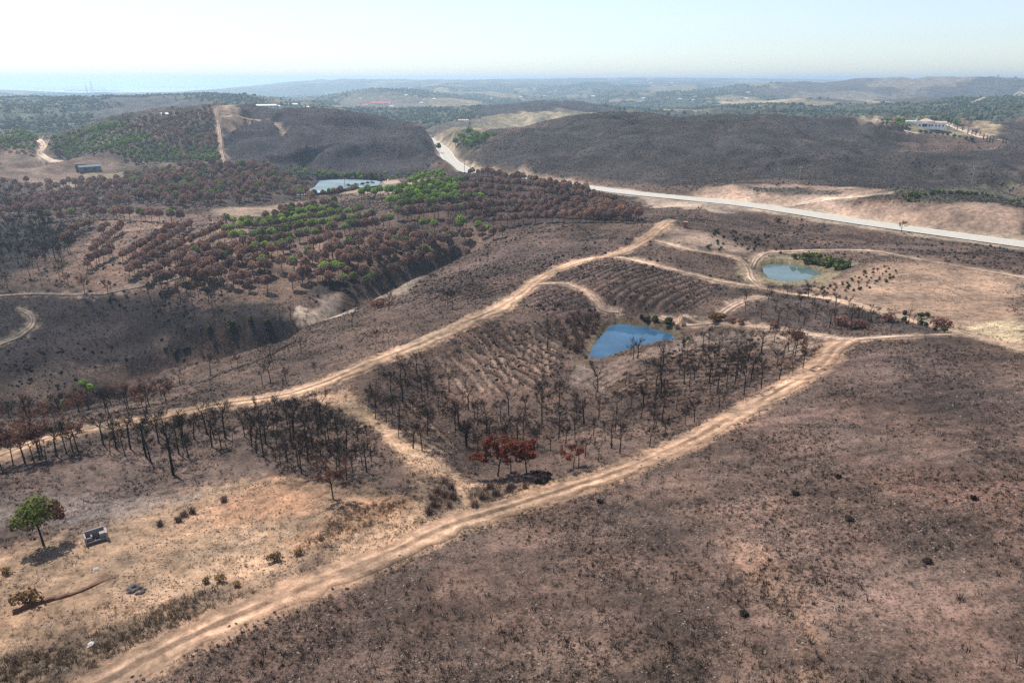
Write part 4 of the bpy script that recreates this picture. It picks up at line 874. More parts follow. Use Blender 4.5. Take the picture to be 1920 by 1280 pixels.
# pond shrubs
row('1475,486 1500,484 1530,487 1560,492 1588,501', ['bush_olive'], 2.6, '{i} tall green bush from the left, {r} line along the pale pond', 'green bushes along the pale pond', (.9, 1.3), .8, False, skip=0)
row('1505,491 1530,496 1555,503 1580,506', ['bush_olive', 'bush_dk'], 2.6, '{i} tall green bush from the left, {r} line along the pale pond', 'green bushes along the pale pond', (.85, 1.2), .8, False, skip=0)
row('1545,497 1568,497', ['bush_olive'], 2.6, '{i} tall green bush from the left, {r} line along the pale pond', 'green bushes along the pale pond', (.9, 1.2), .8, False, skip=0)
row('1160,604 1200,602 1240,608 1285,626', ['bush_dk', 'twig_brown', 'bush_dk', 'twig_dark'], 1.7, '{i} dark green bush from the left, {r} line along the blue pond', 'dark bushes along the blue pond', (.7, 1.15), .7, False, skip=0)
row('1190,600 1230,598 1275,612', ['bush_dk', 'twig_dark'], 2.4, '{i} dark green bush from the left, {r} line along the blue pond', 'dark bushes along the blue pond', (.6, 1.0), .7, False, skip=0)
scatter('1040,605 1085,590 1125,598 1125,615 1100,640 1090,665 1060,650', ['twig_brown'], 26, 2.4, 'brown bare shrub on the steep bank left of the blue pond', 'brown bare shrubs left of the blue pond', (1.0, 1.7), mt=.2)
at('bush_olive', '1098,672 1108,683 1290,636 1282,640', .4, 'small green shrub at a corner of the blue pond', 'small green shrubs at the pond corners')
scatter('1600,520 1660,500 1700,515 1620,545 1560,548 1500,545', ['twig_dark', 'twig_brown', 'twig_brown', 'bush_dk'], 60, 2.2, 'low dark shrub on the slope right of the pale pond', 'low dark shrubs right of the pale pond', (.22, .6))
scatter('1660,585 1740,595 1820,625 1790,628 1690,605', ['twig_dark', 'bush_dk'], 20, 2.5, 'low dark shrub between the sandy slope and the track', 'low dark shrubs along the sandy slope', (.4, .8))
scatter('1340,430 1440,440 1500,470 1400,490 1320,465', ['twig_dark', 'twig_brown', 'bush_dk'], 36, 3, 'low dark shrub on the slope above the curving pond track', 'low dark shrubs above the pond track', (.4, .8))
at('bush_dry', '652,519 700,512 664,524', 1.8, 'pale tan bush in the dark stream bank', 'pale tan bushes on the stream bank')
# villa garden
def V5(s): return ' '.join('%g,%g' % (1560 + a / 5.333, 180 + b / 5.333) for a, b in pl(s))
at('cypress', V5('1355,382 1395,392 1435,402 1475,412 1510,440 1545,452 1575,462 1605,465 1705,478 1735,482 1300,355 1250,340'), .9, 'slim cypress lining the upper driveway of the villa', 'cypresses lining the villa driveway')
at('bush_dk', V5('880,368 935,373 990,378 1050,384 1105,390 1160,396 1225,414 1275,420 1335,436 1395,446 720,343 770,350'), 1.5, 'round dark bush in the row above the lower villa driveway', 'round bushes above the lower villa driveway')
scatter(V5('490,250 560,250 640,270 800,275 780,320 650,320 540,300'), ['bush_dk', 'bush_olive', 'green'], 46, 3.5, 'green garden tree left of the white villa', 'green garden trees left of the villa', (.6, 1.15), mt=2)
at('green', V5('1140,262 1190,272 1230,282 1265,296 860,282 900,284'), .8, 'dark garden pine beside the white villa', 'garden pines beside the villa')
at('green', '560,294', .1, 'x') if False else None
row('548,290 560,286 570,290 562,296', ['charred_rust', 'twig_brown'], 4, 'brown tree in the lone clump on the blue burnt hill', 'brown trees in the lone clump on the burnt hill', (1.2, 1.6), 3, False, skip=0)

# ---- make the plants: the nearest 300 of each name are things, the rest one stuff object per name
def stuff_gn(name, label, pts, scl, rotz, idx, meshes, tilt=None):
    me = bpy.data.meshes.new(name); n_ = len(pts); me.vertices.add(n_); me.vertices.foreach_set('co', np.asarray(pts, np.float32).ravel())
    a = me.attributes.new('scl', 'FLOAT', 'POINT'); a.data.foreach_set('value', np.asarray(scl, np.float32))
    rot = np.zeros((n_, 3), np.float32); rot[:, 2] = rotz
    if tilt is not None: rot[:, 0] = tilt
    a = me.attributes.new('rot', 'FLOAT_VECTOR', 'POINT'); a.data.foreach_set('vector', rot.ravel())
    a = me.attributes.new('idx', 'INT', 'POINT'); a.data.foreach_set('value', np.asarray(idx, np.int32))
    ng = bpy.data.node_groups.new(name, 'GeometryNodeTree'); ng.interface.new_socket('Geometry', in_out='INPUT', socket_type='NodeSocketGeometry'); ng.interface.new_socket('Geometry', in_out='OUTPUT', socket_type='NodeSocketGeometry')
    nd = ng.nodes; gi = nd.new('NodeGroupInput'); go = nd.new('NodeGroupOutput'); inst = nd.new('GeometryNodeInstanceOnPoints'); jn = nd.new('GeometryNodeJoinGeometry')
    for m_ in reversed(meshes):
        po = bpy.data.objects.new(name + '_source', m_); oi = nd.new('GeometryNodeObjectInfo'); oi.inputs['Object'].default_value = po; oi.inputs['As Instance'].default_value = False
        gt = nd.new('GeometryNodeGeometryToInstance'); ng.links.new(oi.outputs['Geometry'], gt.inputs[0]); ng.links.new(gt.outputs[0], jn.inputs[0])
    ng.links.new(jn.outputs[0], inst.inputs['Instance']); inst.inputs['Pick Instance'].default_value = True
    def attr(nm, ty):
        q = nd.new('GeometryNodeInputNamedAttribute'); q.data_type = ty; q.inputs['Name'].default_value = nm; return next(o for o in q.outputs if o.enabled and o.name == 'Attribute')
    ng.links.new(gi.outputs[0], inst.inputs['Points']); ng.links.new(attr('idx', 'INT'), inst.inputs['Instance Index'])
    ng.links.new(attr('rot', 'FLOAT_VECTOR'), inst.inputs['Rotation']); ng.links.new(attr('scl', 'FLOAT'), inst.inputs['Scale'])
    ng.links.new(inst.outputs[0], go.inputs[0])
    o = link(name, me); md = o.modifiers.new('spread', 'NODES'); md.node_group = ng
    return tag(o, label, None, kind='stuff')
def joined(t, c):
    """one mesh from trunk + crown, for the far mass"""
    nt_ = len(t.vertices); v = np.empty((nt_ + len(c.vertices)) * 3, np.float32); t.vertices.foreach_get('co', v[:nt_ * 3]); c.vertices.foreach_get('co', v[nt_ * 3:])
    fs = [tuple(p.vertices) for p in t.polygons] + [tuple(i + nt_ for i in p.vertices) for p in c.polygons]
    me = bpy.data.meshes.new('tree'); me.from_pydata(v.reshape(-1, 3).tolist(), [], fs)
    me.materials.append(t.materials[0])
    for m_ in c.materials: me.materials.append(m_)
    me.polygons.foreach_set('material_index', [0] * len(t.polygons) + [p.material_index + 1 for p in c.polygons]); me.update(); return me
CATS = {'charred_tree': 'tree', 'scorched_tree': 'tree', 'red_leaved_tree': 'tree', 'scorched_pine': 'pine', 'half_green_pine': 'pine', 'green_pine': 'pine', 'pine_tree': 'pine', 'cypress': 'cypress'}
MASS = {'scorched_pine': ('scorched_pine_wood', 'mass of brown scorched pines on the far slopes'), 'charred_tree': ('charred_wood', 'mass of charred trees in the far grove'),
        'half_green_pine': ('half_green_wood', 'mass of half green pines on the far hillside'), 'green_pine': ('green_pine_wood', 'mass of green pines on the far hillside')}
PARTN = {'twig_brown': ('stem', 'twigs'), 'twig_dark': ('stem', 'twigs')}
byname = {}
for q in REQ: byname.setdefault(NAMES[q[0]], []).append(q)
nthings = 0
for nm, lst in byname.items():
    lst.sort(key=lambda q: (q[5] is not None, math.hypot(q[1], q[2])))
    for i, q in enumerate(lst[:295]):
        kind, x, y, s, label, group, var, rot = q; ps = PR[kind]; t, c = ps[var if var is not None else pr.randrange(len(ps))]
        e = empty(nm, (x, y, float(gz(x, y))), pr.uniform(0, 6.28) if rot is None else rot); e.scale = (s * pr.uniform(.92, 1.08), s * pr.uniform(.92, 1.08), s)
        tag(e, label, CATS.get(nm, 'shrub'), group); bush = 'shrub' in nm
        a = bpy.data.objects.new('stem' if bush else 'trunk', t); COL.objects.link(a); a.parent = e
        a = bpy.data.objects.new(('twigs' if kind[:4] == 'twig' else 'foliage') if bush else 'crown', c); COL.objects.link(a); a.parent = e; nthings += 1
    rest = lst[295:]
    if rest:
        kinds = sorted({q[0] for q in rest}); ms = []; st = {}
        for k in kinds:
            st[k] = (len(ms), len(PR[k])); ms += [joined(t, c) for t, c in PR[k]]
        xy = np.array([(q[1], q[2]) for q in rest]); zz = gz(xy[:, 0], xy[:, 1])
        mn, ml = MASS.get(nm, (nm + '_mass', 'mass of ' + nm.replace('_', ' ') + 's'))
        stuff_gn(mn, ml, np.c_[xy, zz], [q[3] for q in rest], rng.uniform(0, 6.28, len(rest)), [st[q[0]][0] + pr.randrange(st[q[0]][1]) for q in rest], ms)
print('PLANTS', {k: len(v) for k, v in byname.items()}, nthings)

# ------------------------------------------------------------------ ground litter nobody could count
def lump(seed, n=7, h=.6, mat=None, rough=.35):
    r_ = random.Random(seed); mb = MB(); ring1 = [Vector((math.cos(k * 6.283 / n), math.sin(k * 6.283 / n), 0)) * r_.uniform(1 - rough, 1 + rough) for k in range(n)]
    ring2 = [Vector((p.x * .62, p.y * .62, h * r_.uniform(.5, 1))) for p in ring1]; ring1 = [p + Vector((0, 0, -.15)) for p in ring1]; top = Vector((r_.uniform(-.2, .2), r_.uniform(-.2, .2), h * 1.1))
    for k in range(n):
        j = (k + 1) % n; mb.poly([ring1[k], ring1[j], ring2[j]]); mb.poly([ring1[k], ring2[j], ring2[k]]); mb.poly([ring2[k], ring2[j], top])
    return mb.mesh('lump', (mat,))
def tuft(seed, n, mat, w=.09, h=1.0, sp=.6):
    r_ = random.Random(seed); mb = MB()
    for k in range(n):
        a = r_.uniform(0, 6.28); b = Vector((r_.uniform(-.35, .35), r_.uniform(-.35, .35), -.1)); d = Vector((math.cos(a) * sp * r_.uniform(.2, 1), math.sin(a) * sp * r_.uniform(.2, 1), h * r_.uniform(.5, 1))); s = Vector((-math.sin(a), math.cos(a), 0)) * w
        mb.poly([b - s, b + s, b + d])
    return mb.mesh('tuft', (mat,))
M_ASHTUFT = varied('burnt_stubble', (.018, .015, .014), (.04, .03, .025), .6, .4)
M_STONE = varied('pale_stone', (.23, .18, .145), (.14, .11, .09), 1.5, .4)
M_STONED = varied('sooty_stone', (.11, .09, .082), (.07, .06, .056), 1.5, .4)
M_DRYG = varied('dry_grass', (.30, .22, .14), (.2, .15, .1), .7, .35, trans=.2)
M_DRYB = varied('brown_grass', (.17, .115, .075), (.11, .08, .058), .7, .35, trans=.15)
M_SCRUB = varied('burnt_scrub', (.036, .031, .03), (.052, .044, .04), .08, .35)
M_SCRUBG = varied('grey_green_scrub', (.04, .042, .03), (.052, .05, .038), .08, .3)
M_WOOD = varied('far_tree_leaves', (.05, .068, .036), (.07, .08, .048), .02, .35)
def sample(n, r0, r1, p=0.0, amax=47):
    a = rng.uniform(-R(amax), R(amax), n); t = rng.uniform(0, 1, n); q = 1 - p
    r = (r0 ** q + (r1 ** q - r0 ** q) * t) ** (1 / q) if q else r0 * (r1 / r0) ** t
    x = r * np.sin(a); y = r * np.cos(a); return x, y, r
def G(arr, x, y): return grid_z(arr, x, y)
lum = gcol.mean(-1); red = gcol[..., 0]
def spread(name, label, n, r0, r1, p, wfun, smin, smax, meshes, grow=0.0, tilt=0):
    x, y, r = sample(n, r0, r1, p); w = wfun(x, y, r) * (G(trackd, x, y) > .1) * (G(wd, x, y) < -.6) * (G(roadd, x, y) > 6)
    k = rng.uniform(0, 1, n) < w; x, y, r = x[k], y[k], r[k]; m = len(x)
    s = (smin + (smax - smin) * rng.uniform(0, 1, m) ** 2.2) * (1 + grow * r)
    stuff_gn(name, label, np.c_[x, y, gz(x, y)], s, rng.uniform(0, 6.28, m), rng.integers(0, len(meshes), m), meshes, rng.normal(0, tilt, m) if tilt else None)
cl = lambda x, y, k, sd: sstep(.42, .6, fbm(x / k, y / k, sd, 3))
dark = lambda x, y: 1 - sstep(.1, .17, G(lum, x, y))
spread('burnt_stubble', 'burnt stubble and charred tufts over the ground', 480000, 42, 430, .35, lambda x, y, r: dark(x, y) * (.12 + .88 * cl(x, y, 9, 41)), .07, .44, [tuft(1, 9, M_ASHTUFT), tuft(2, 7, M_ASHTUFT, .12, .7), tuft(5, 9, M_CHARTWIG, .06, .6, .9), tuft(6, 8, M_ASHTUFT, .1, .45, 1.0)], .0025)
spread('pale_stones', 'small pale stones over the burnt ground', 300000, 42, 330, .35, lambda x, y, r: .02 + .6 * cl(x, y, 7, 51), .04, .15, [lump(5, 5, .6, M_STONE), lump(6, 6, .5, M_STONE), lump(7, 5, .6, M_STONED), lump(8, 6, .6, M_STONED)], .0015)
spread('dry_grass', 'dry tan grass tufts on the clearing and track verges', 60000, 42, 300, .1, lambda x, y, r: sstep(.1, .16, G(lum, x, y)) * (.2 + .8 * cl(x, y, 6, 61)), .12, .5, [tuft(11, 12, M_DRYG, .06), tuft(12, 10, M_DRYG, .07, .8), tuft(13, 10, M_DRYB, .07, .9)], .001)
gp = [world_poly(s) for s in ('200,1180 440,1090 440,1130 260,1220 0,1300 -60,1310 -60,1250 150,1190', '780,890 840,890 865,945 810,970', '870,915 960,905 985,935 900,962', '640,955 770,935 780,950 680,990 560,1035')]
def gstrip(x, y, r):
    w = np.zeros(len(x))
    for p_ in gp: w = np.maximum(w, sstep(-1.5, 2.2, poly_sd(x, y, p_) + 3 * (fbm(x / 3, y / 3, 66, 3) - .5)) * (.35 + .65 * cl(x, y, 2.5, 67)))
    return w
spread('tall_brown_grass', 'tall brown weeds along the wide foreground track', 90000, 45, 110, .2, gstrip, .35, .95, [tuft(21, 11, M_DRYB, .05, 1.1, .45), tuft(22, 9, M_DRYG, .04, .9, .5), tuft(23, 11, M_DRYB, .05, .8, .6)])
sp_ = [tuft(31, 9, M_ASHTUFT, .05, 1.6, .7), tuft(32, 7, M_CHARTWIG, .06, 1.4, .9)]
spread('burnt_saplings', 'thin burnt saplings and stalks sticking out of the ground', 16000, 45, 330, .2, lambda x, y, r: dark(x, y) * (.1 + .9 * cl(x, y, 14, 71)), .35, .95, sp_)
spread('mid_stubble', 'dark stubble on the middle slopes', 200000, 140, 470, .0, lambda x, y, r: dark(x, y) * (.15 + .85 * cl(x, y, 12, 141)), .15, .55, [tuft(1, 9, M_ASHTUFT), tuft(2, 7, M_ASHTUFT, .12, .7), tuft(6, 8, M_ASHTUFT, .1, .45, 1.0)], .0006)
spread('dry_stalks', 'dry brown stalks and twigs on the pale clearing', 26000, 42, 150, .2, lambda x, y, r: sstep(.1, .16, G(lum, x, y)) * (.1 + .9 * cl(x, y, 7, 161)), .25, .8, [tuft(34, 8, M_DRYB, .03, 1.5, .7), tuft(35, 7, M_ASHTUFT, .035, 1.4, .9), tuft(36, 9, M_DRYB, .05, 1.0, .9)])
# stubs planted along the furrows
fx, fy = [], []
for wp, ang, spc in FUR:
    lo, hi = wp.min(0) - 2, wp.max(0) + 2; ca, sa = math.cos(ang), math.sin(ang); n_ = int((hi[0] - lo[0]) * (hi[1] - lo[1]) / (spc * 1.0))
    x = rng.uniform(lo[0], hi[0], n_); y = rng.uniform(lo[1], hi[1], n_); ph = (x * ca + y * sa + 4 * fbm(x / 30, y / 30, 91, 2)) / spc
    dlt = (np.round(ph) - ph) * spc + rng.normal(0, .14, n_); x = x + dlt * ca; y = y + dlt * sa
    k = (poly_sd(x, y, wp) > .5) & (G(trackd, x, y) > .6) & (G(wd, x, y) < -2); fx.append(x[k]); fy.append(y[k])
fx, fy = np.concatenate(fx), np.concatenate(fy); m = len(fx)
stuff_gn('furrow_stubble', 'rows of burnt stubs along the ploughed furrows', np.c_[fx, fy, gz(fx, fy)], rng.uniform(.3, .62, m), rng.uniform(0, 6.28, m), rng.integers(0, 3, m), [tuft(1, 9, M_ASHTUFT), lump(3, 6, .6, M_ASHTUFT), tuft(2, 7, M_CHARTWIG, .14, .8)])
def hillw(x, y, r): return 1 - sstep(.07, .11, G(lum, x, y))
spread('burnt_scrub', 'low burnt scrub covering the far hills', 220000, 400, 1150, .2, lambda x, y, r: hillw(x, y, r) * (.35 + .65 * cl(x, y, 40, 81)), .3, .9, [lump(41, 7, .4, M_SCRUB), lump(42, 6, .5, M_SCRUB), tuft(47, 9, M_SCRUB, .14, .8, .8), lump(44, 7, .45, M_SCRUBG)], .0004)
spread('mid_scrub', 'low dark scrub on the middle slopes', 26000, 230, 480, .0, lambda x, y, r: dark(x, y) * cl(x, y, 22, 85) * .6, .3, .9, [lump(41, 7, .8, M_SCRUB), lump(45, 7, .9, M_ASHTUFT), tuft(46, 9, M_ASHTUFT, .12, 1.1, .8)])
spread('far_woodland', 'scattered dark woodland over the far country', 170000, 1080, 6000, .6, lambda x, y, r: (1 - sstep(.07, .11, G(lum, x, y))) * sstep(-.003, .004, G(gcol[..., 1] - gcol[..., 0], x, y)) * (.15 + .85 * cl(x, y, 120, 95)), 1.3, 3.4, [lump(51, 7, 1.2, M_WOOD), lump(52, 6, 1.3, M_WOOD), lump(53, 7, 1.0, M_WOOD)], .0002)
def spread_on(name, label, n, r0, r1, lo, hi, smin, smax, meshes):
    x, y, r = sample(n, r0, r1, .2); td = G(trackd, x, y); k = (td > lo) & (td < hi) & (rng.uniform(0, 1, n) < cl(x, y, 4, 63)); x, y = x[k], y[k]; m = len(x)
    stuff_gn(name, label, np.c_[x, y, gz(x, y)], rng.uniform(smin, smax, m), rng.uniform(0, 6.28, m), rng.integers(0, len(meshes), m), meshes)
spread_on('verge_grass', 'straw and brown grass along the edges of the dirt tracks', 260000, 42, 260, -1.0, 1.6, .12, .42, [tuft(11, 12, M_DRYG, .06), tuft(13, 10, M_DRYB, .07, .9), tuft(14, 9, M_DRYB, .06, .7)])
# stones on the track edge
ln = tracks[0][2]; t_ = np.gradient(ln, axis=0); t_ /= np.linalg.norm(t_, axis=1, keepdims=True); k = rng.integers(0, int(len(ln) * .7), 900); k = k[rng.uniform(0, 1, 900) < cl(ln[k, 0], ln[k, 1], 5, 33)]; off = -(3.0 + rng.normal(0, .9, len(k)))
ex = ln[k, 0] - t_[k, 1] * off; ey = ln[k, 1] + t_[k, 0] * off
stuff_gn('track_edge_stones', 'dark stones and clods along the edge of the wide track', np.c_[ex, ey, gz(ex, ey)], rng.uniform(.25, .58, len(k)) ** 2.2, rng.uniform(0, 6.28, len(k)), rng.integers(0, 3, len(k)), [lump(61, 6, .7, M_STONED), lump(62, 6, .6, M_ASHTUFT), lump(63, 5, .7, M_STONED)])
# ------------------------------------------------------------------ buildings and man-made things
def plain(name, c, rough=.85, spec=.2):
    m, nt, b = new_mat(name); geo = nt.nodes.new('ShaderNodeNewGeometry'); n_ = noise_node(nt, geo.outputs['Position'], 1.3, 5)
    nt.links.new(mix(nt, mapr(nt, n_.outputs[0], .3, .7, 0, 1), tuple(x * .82 for x in c), tuple(min(1, x * 1.1) for x in c)), b.inputs['Base Color'])
    b.inputs['Roughness'].default_value = rough; b.inputs['Specular IOR Level'].default_value = spec; return m
M_WHITE = plain('white_render', (.84, .83, .8)); M_TERRA = plain('terracotta_tiles', (.42, .2, .14)); M_PINKROOF = plain('pale_roof_tiles', (.5, .34, .27)); M_BROWNROOF = plain('brown_roof_tiles', (.15, .09, .08))
M_PANE = plain('dark_window_pane', (.03, .035, .04), .15, .5); M_CONC = plain('weathered_concrete', (.27, .235, .23)); M_CONCIN = plain('dark_and_shaded_concrete', (.1, .085, .085)); M_METAL = plain('grey_steel', (.3, .31, .32), .5, .4)  # dark concrete holds the tank front's shade; shed and stones are simply dark
M_POLEC = plain('concrete_pole', (.34, .32, .29)); M_WOODP = plain('dark_wood_pole', (.08, .065, .055)); M_BLUEG = plain('blue_grey_sheeting', (.15, .18, .21)); M_REDB = plain('red_brick', (.28, .11, .07)); M_REDROOF = plain('bright_red_roof', (.55, .16, .12))
M_ROCK = plain('pale_rock', (.45, .41, .36)); M_EARTH = plain('red_earth', (.14, .07, .045)); M_INS = plain('white_insulator', (.7, .7, .7), .3, .5)
def stand(name, label, cat, uv, rot=0, group=None, dz=0):
    u, v = uv; x, y, z = P3(u, v); return tag(empty(name, (x, y, z + dz), -math.atan2(x, y) + rot), label, cat, group)
def add_box(name, mat, par, *b):
    mb = MB(); mb.box(*b); return mb.obj(name, mat, par)
def gable(name, mat, par, x0, x1, y0, y1, z, h, axis='x', over=.35, th=.18):
    mb = MB(); x0 -= over; x1 += over; y0 -= over; y1 += over
    if axis == 'x':
        ym = (y0 + y1) / 2; P_ = [(x0, y0, z), (x1, y0, z), (x1, ym, z + h), (x0, ym, z + h), (x0, y1, z), (x1, y1, z)]
    else:
        xm = (x0 + x1) / 2; P_ = [(x0, y1, z), (x0, y0, z), (xm, y0, z + h), (xm, y1, z + h), (x1, y1, z), (x1, y0, z)]
    for off in (0, th):
        Q_ = [(a, b, c + off) for a, b, c in P_]
        for f in ((0, 1, 2, 3), (3, 2, 5, 4)): mb.poly([Q_[i] for i in (f if off else f[::-1])])
    Q0 = P_; Q1 = [(a, b, c + th) for a, b, c in P_]
    for i, j in ((0, 1), (1, 2), (2, 5), (5, 4), (4, 3), (3, 0)): mb.poly([Q0[i], Q0[j], Q1[j], Q1[i]])
    r_ = mb.obj(name, mat, par)
    return r_
def hip(name, mat, par, x0, x1, y0, y1, z, h, over=.5):
    x0 -= over; x1 += over; y0 -= over; y1 += over; ym = (y0 + y1) / 2; k = min((x1 - x0), (y1 - y0)) * .5
    mb = MB(); a, b, c, d = (x0, y0, z), (x1, y0, z), (x1, y1, z), (x0, y1, z); e, f = (x0 + k, ym, z + h), (x1 - k, ym, z + h)
    for q in ((a, b, f, e), (b, c, f), (c, d, e, f), (d, a, e), (d, c, b, a)): mb.poly(q)
    return mb.obj(name, mat, par)
def window(par, x, y, z, w, h, side='f'):
    if side == 'f':
        fr = MB(); fr.box(x - w / 2 - .12, x + w / 2 + .12, y - .1, y + .02, z - .12, z); fr.box(x - w / 2 - .12, x + w / 2 + .12, y - .1, y + .02, z + h, z + .12 + h)
        f = fr.obj('window', M_WHITE, par); add_box('pane', M_PANE, f, x - w / 2, x + w / 2, y - .05, y + .015, z, z + h)
    else:
        fr = MB(); fr.box(x - .02, x + .1, y - w / 2 - .12, y + w / 2 + .12, z - .12, z)
        f = fr.obj('window', M_WHITE, par); add_box('pane', M_PANE, f, x - .015, x + .05, y - w / 2, y + w / 2, z, z + h)
# white villa on its spur
vl = stand('villa', 'long white villa with pale red roofs among garden trees on the far right hill', 'house', (1732, 238), .05, None, -.6)
add_box('wall', M_WHITE, vl, -22, -7, 0, 10, -2, 6.2); add_box('wall', M_WHITE, vl, -7.003, 10, -1.5, 11, -2, 6.8); add_box('wall', M_WHITE, vl, 10.003, 22.5, .5, 10, -2, 5.4)
hip('roof', M_PINKROOF, vl, -7, 10, -1.5, 11, 6.8, 2.8); gable('roof', M_PINKROOF, vl, 10.9, 22.5, .5, 10, 5.4, 1.6); add_box('parapet', M_WHITE, vl, -22.2, -7.1, -.2, 10.2, 6.2, 6.75)
ch = add_box('chimney', M_WHITE, vl, -9.2, -8, 5, 6.2, 6.75, 9.2); add_box('terrace_wall', M_WHITE, vl, -24, 24, -4.4, -4.1, -2, .9)
add_box('chimney', M_WHITE, vl, 1, 2, 6, 7, 9, 10.6)
for x in (-20, -16.5, -13, -9.5): window(vl, x, 0, 1.2, 1.7, 2.2)
for x in (12.5, 16, 19.8): window(vl, x, .5, 1.0, 1.6, 2)
for x in (-4.5, 5.8, 8.3): window(vl, x, -1.5, 1.2, 1.6, 2.4)
add_box('door', M_PANE, vl, -2, 3, -1.56, -1.5, 0, 4.2); add_box('porch', M_WHITE, vl, -2.6, 3.6, -3.6, -1.51, 4.3, 4.7)
for x in (-2.5, 3.2): add_box('column', M_WHITE, vl, x, x + .35, -3.5, -3.15, -1, 4.3)
GP = V5('1140,290 1168,304 450,268 472,274')
for (u, v), lab in zip(pl(GP), ('left white gate pillar by the villa at the top of its upper driveway', 'right white gate pillar by the villa at the top of its upper driveway', 'left white gate pillar at the head of the lower villa driveway', 'right white gate pillar at the head of the lower villa driveway')):
    g_ = stand('gate_pillar', lab, 'pillar', (u, v), 0, 'white gate pillars of the villa'); add_box('post', M_WHITE, g_, -.7, .7, -.7, .7, -.5, 3.2)
    mb = MB(); mb.poly([(-.95, -.95, 3.2), (.95, -.95, 3.2), (0, 0, 4.1)]); mb.poly([(.95, -.95, 3.2), (.95, .95, 3.2), (0, 0, 4.1)]); mb.poly([(.95, .95, 3.2), (-.95, .95, 3.2), (0, 0, 4.1)]); mb.poly([(-.95, .95, 3.2), (-.95, -.95, 3.2), (0, 0, 4.1)]); mb.poly([(-.95, .95, 3.2), (.95, .95, 3.2), (.95, -.95, 3.2), (-.95, -.95, 3.2)]); mb.obj('cap', M_WHITE, g_)
# farmhouse by the lake
fh = stand('farmhouse', 'white farmhouse with pale roof and a brown-roofed wing above the green pine rows', 'house', (735, 352), .55, None, -.4)
add_box('wall', M_WHITE, fh, -7, 5, -3.5, 4.5, -1, 3.3); gable('roof', M_PINKROOF, fh, -7, 5, -3.5, 4.5, 3.3, 1.9)
mb = MB(); mb.poly([(5, -3.5, 3.3), (5, 4.5, 3.3), (5, .5, 5.1)]); mb.poly([(-7, 4.5, 3.3), (-7, -3.5, 3.3), (-7, .5, 5.1)]); mb.obj('gable_wall', M_WHITE, fh)
for x in (-5, -1.5, 2): window(fh, x, -3.5, .9, 1.1, 1.3)
window(fh, 5, -1.2, .9, 1.1, 1.4, 's'); add_box('door', M_PANE, fh, 5.003, 5.06, 1.2, 2.3, -.2, 2.1)
add_box('wall', M_CONC, fh, 3, 16, 5.0, 12, -1, 3.0); gable('roof', M_BROWNROOF, fh, 3, 16, 5.0, 12, 3.0, 1.8); add_box('yard_wall', M_WHITE, fh, 6.5, 14, 1.2, 1.5, -1, 1.5)
add_box('chimney', M_WHITE, fh, -2.3, -1.5, 1.6, 2.4, 4.2, 6.2)
# sheds on the left flat
sh = stand('shed', 'long low blue-grey shed on the flat ground at the far left', 'shed', (166, 319), .15); add_box('wall', M_BLUEG, sh, -7, 9, -3, 3, -1, 2.8); gable('roof', M_BLUEG, sh, -7, 9, -3, 3, 2.8, 1.2); add_box('door', M_PANE, sh, -4, -1, -3.05, -3, -.3, 2.3); add_box('door', M_PANE, sh, 3, 5, -3.05, -3, -.3, 2.3)
sh = stand('shed', 'dark square shed touching the end of the blue-grey shed', 'shed', (152, 316), 0); add_box('wall', M_CONCIN, sh, -4, 4, -3, 3, -1, 3.6); gable('roof', M_BROWNROOF, sh, -4, 4, -3, 3, 3.6, .9); add_box('door', M_PANE, sh, -1, 1, -3.05, -3, -.3, 2.4)
# far buildings
FHR = []
def far_house(uv, w, d, h, rh, wall, roof, label, group, rot, cat='house', nwin=0):
    e = stand('far_house' if cat == 'house' else 'far_building', label, cat, uv, rot, group, -1); add_box('wall', wall, e, -w / 2, w / 2, -d / 2, d / 2, -3, h); gable('roof', roof, e, -w / 2, w / 2, -d / 2, d / 2, h, rh)
    FHR.append((uv, round(math.hypot(e.location.x, e.location.y))))
    for i in range(nwin): window(e, -w / 2 + w * (i + .5) / nwin, -d / 2, h * .35, w / nwin * .4, h * .4)
far_house((715, 197), 64, 16, 7, 5, M_WHITE, M_REDROOF, 'long building with a bright red roof on the far wooded slope', None, -.12, 'building', 8)
far_house((684, 200), 20, 14, 5, 3, M_WHITE, M_REDROOF, 'short red-roofed annex left of the long red-roofed building', None, 0, 'building', 3)
far_house((497, 200), 26, 9, 2.2, 1.2, M_WHITE, M_WHITE, 'long white greenhouse behind the top of the firebreak hill, left one', None, .1, 'greenhouse', 6)
far_house((523, 200), 15, 8, 2.2, 1.2, M_WHITE, M_WHITE, 'shorter white greenhouse right of the long one behind the firebreak hill', None, .1, 'greenhouse', 4)
far_house((547, 197), 26, 9, 2.5, 1.5, M_WHITE, M_WHITE, 'long white building beside the far pale winding road', None, .15, 'building', 6)
far_house((578, 202), 18, 9, 2.5, 1.5, M_WHITE, M_WHITE, 'white building at the foot of the far farm slope', None, -.1, 'building', 3)
far_house((869, 228), 18, 9, 3, 1.6, M_WHITE, M_PINKROOF, 'white house at the edge of the tan field left of the far dome hill', None, -.1, 'house', 5)
far_house((309, 218), 7, 5, 3, 1.5, M_WHITE, M_WHITE, 'small white house at the left shoulder of the wooded hill', None, .2, 'house', 2)
hr = random.Random(5)
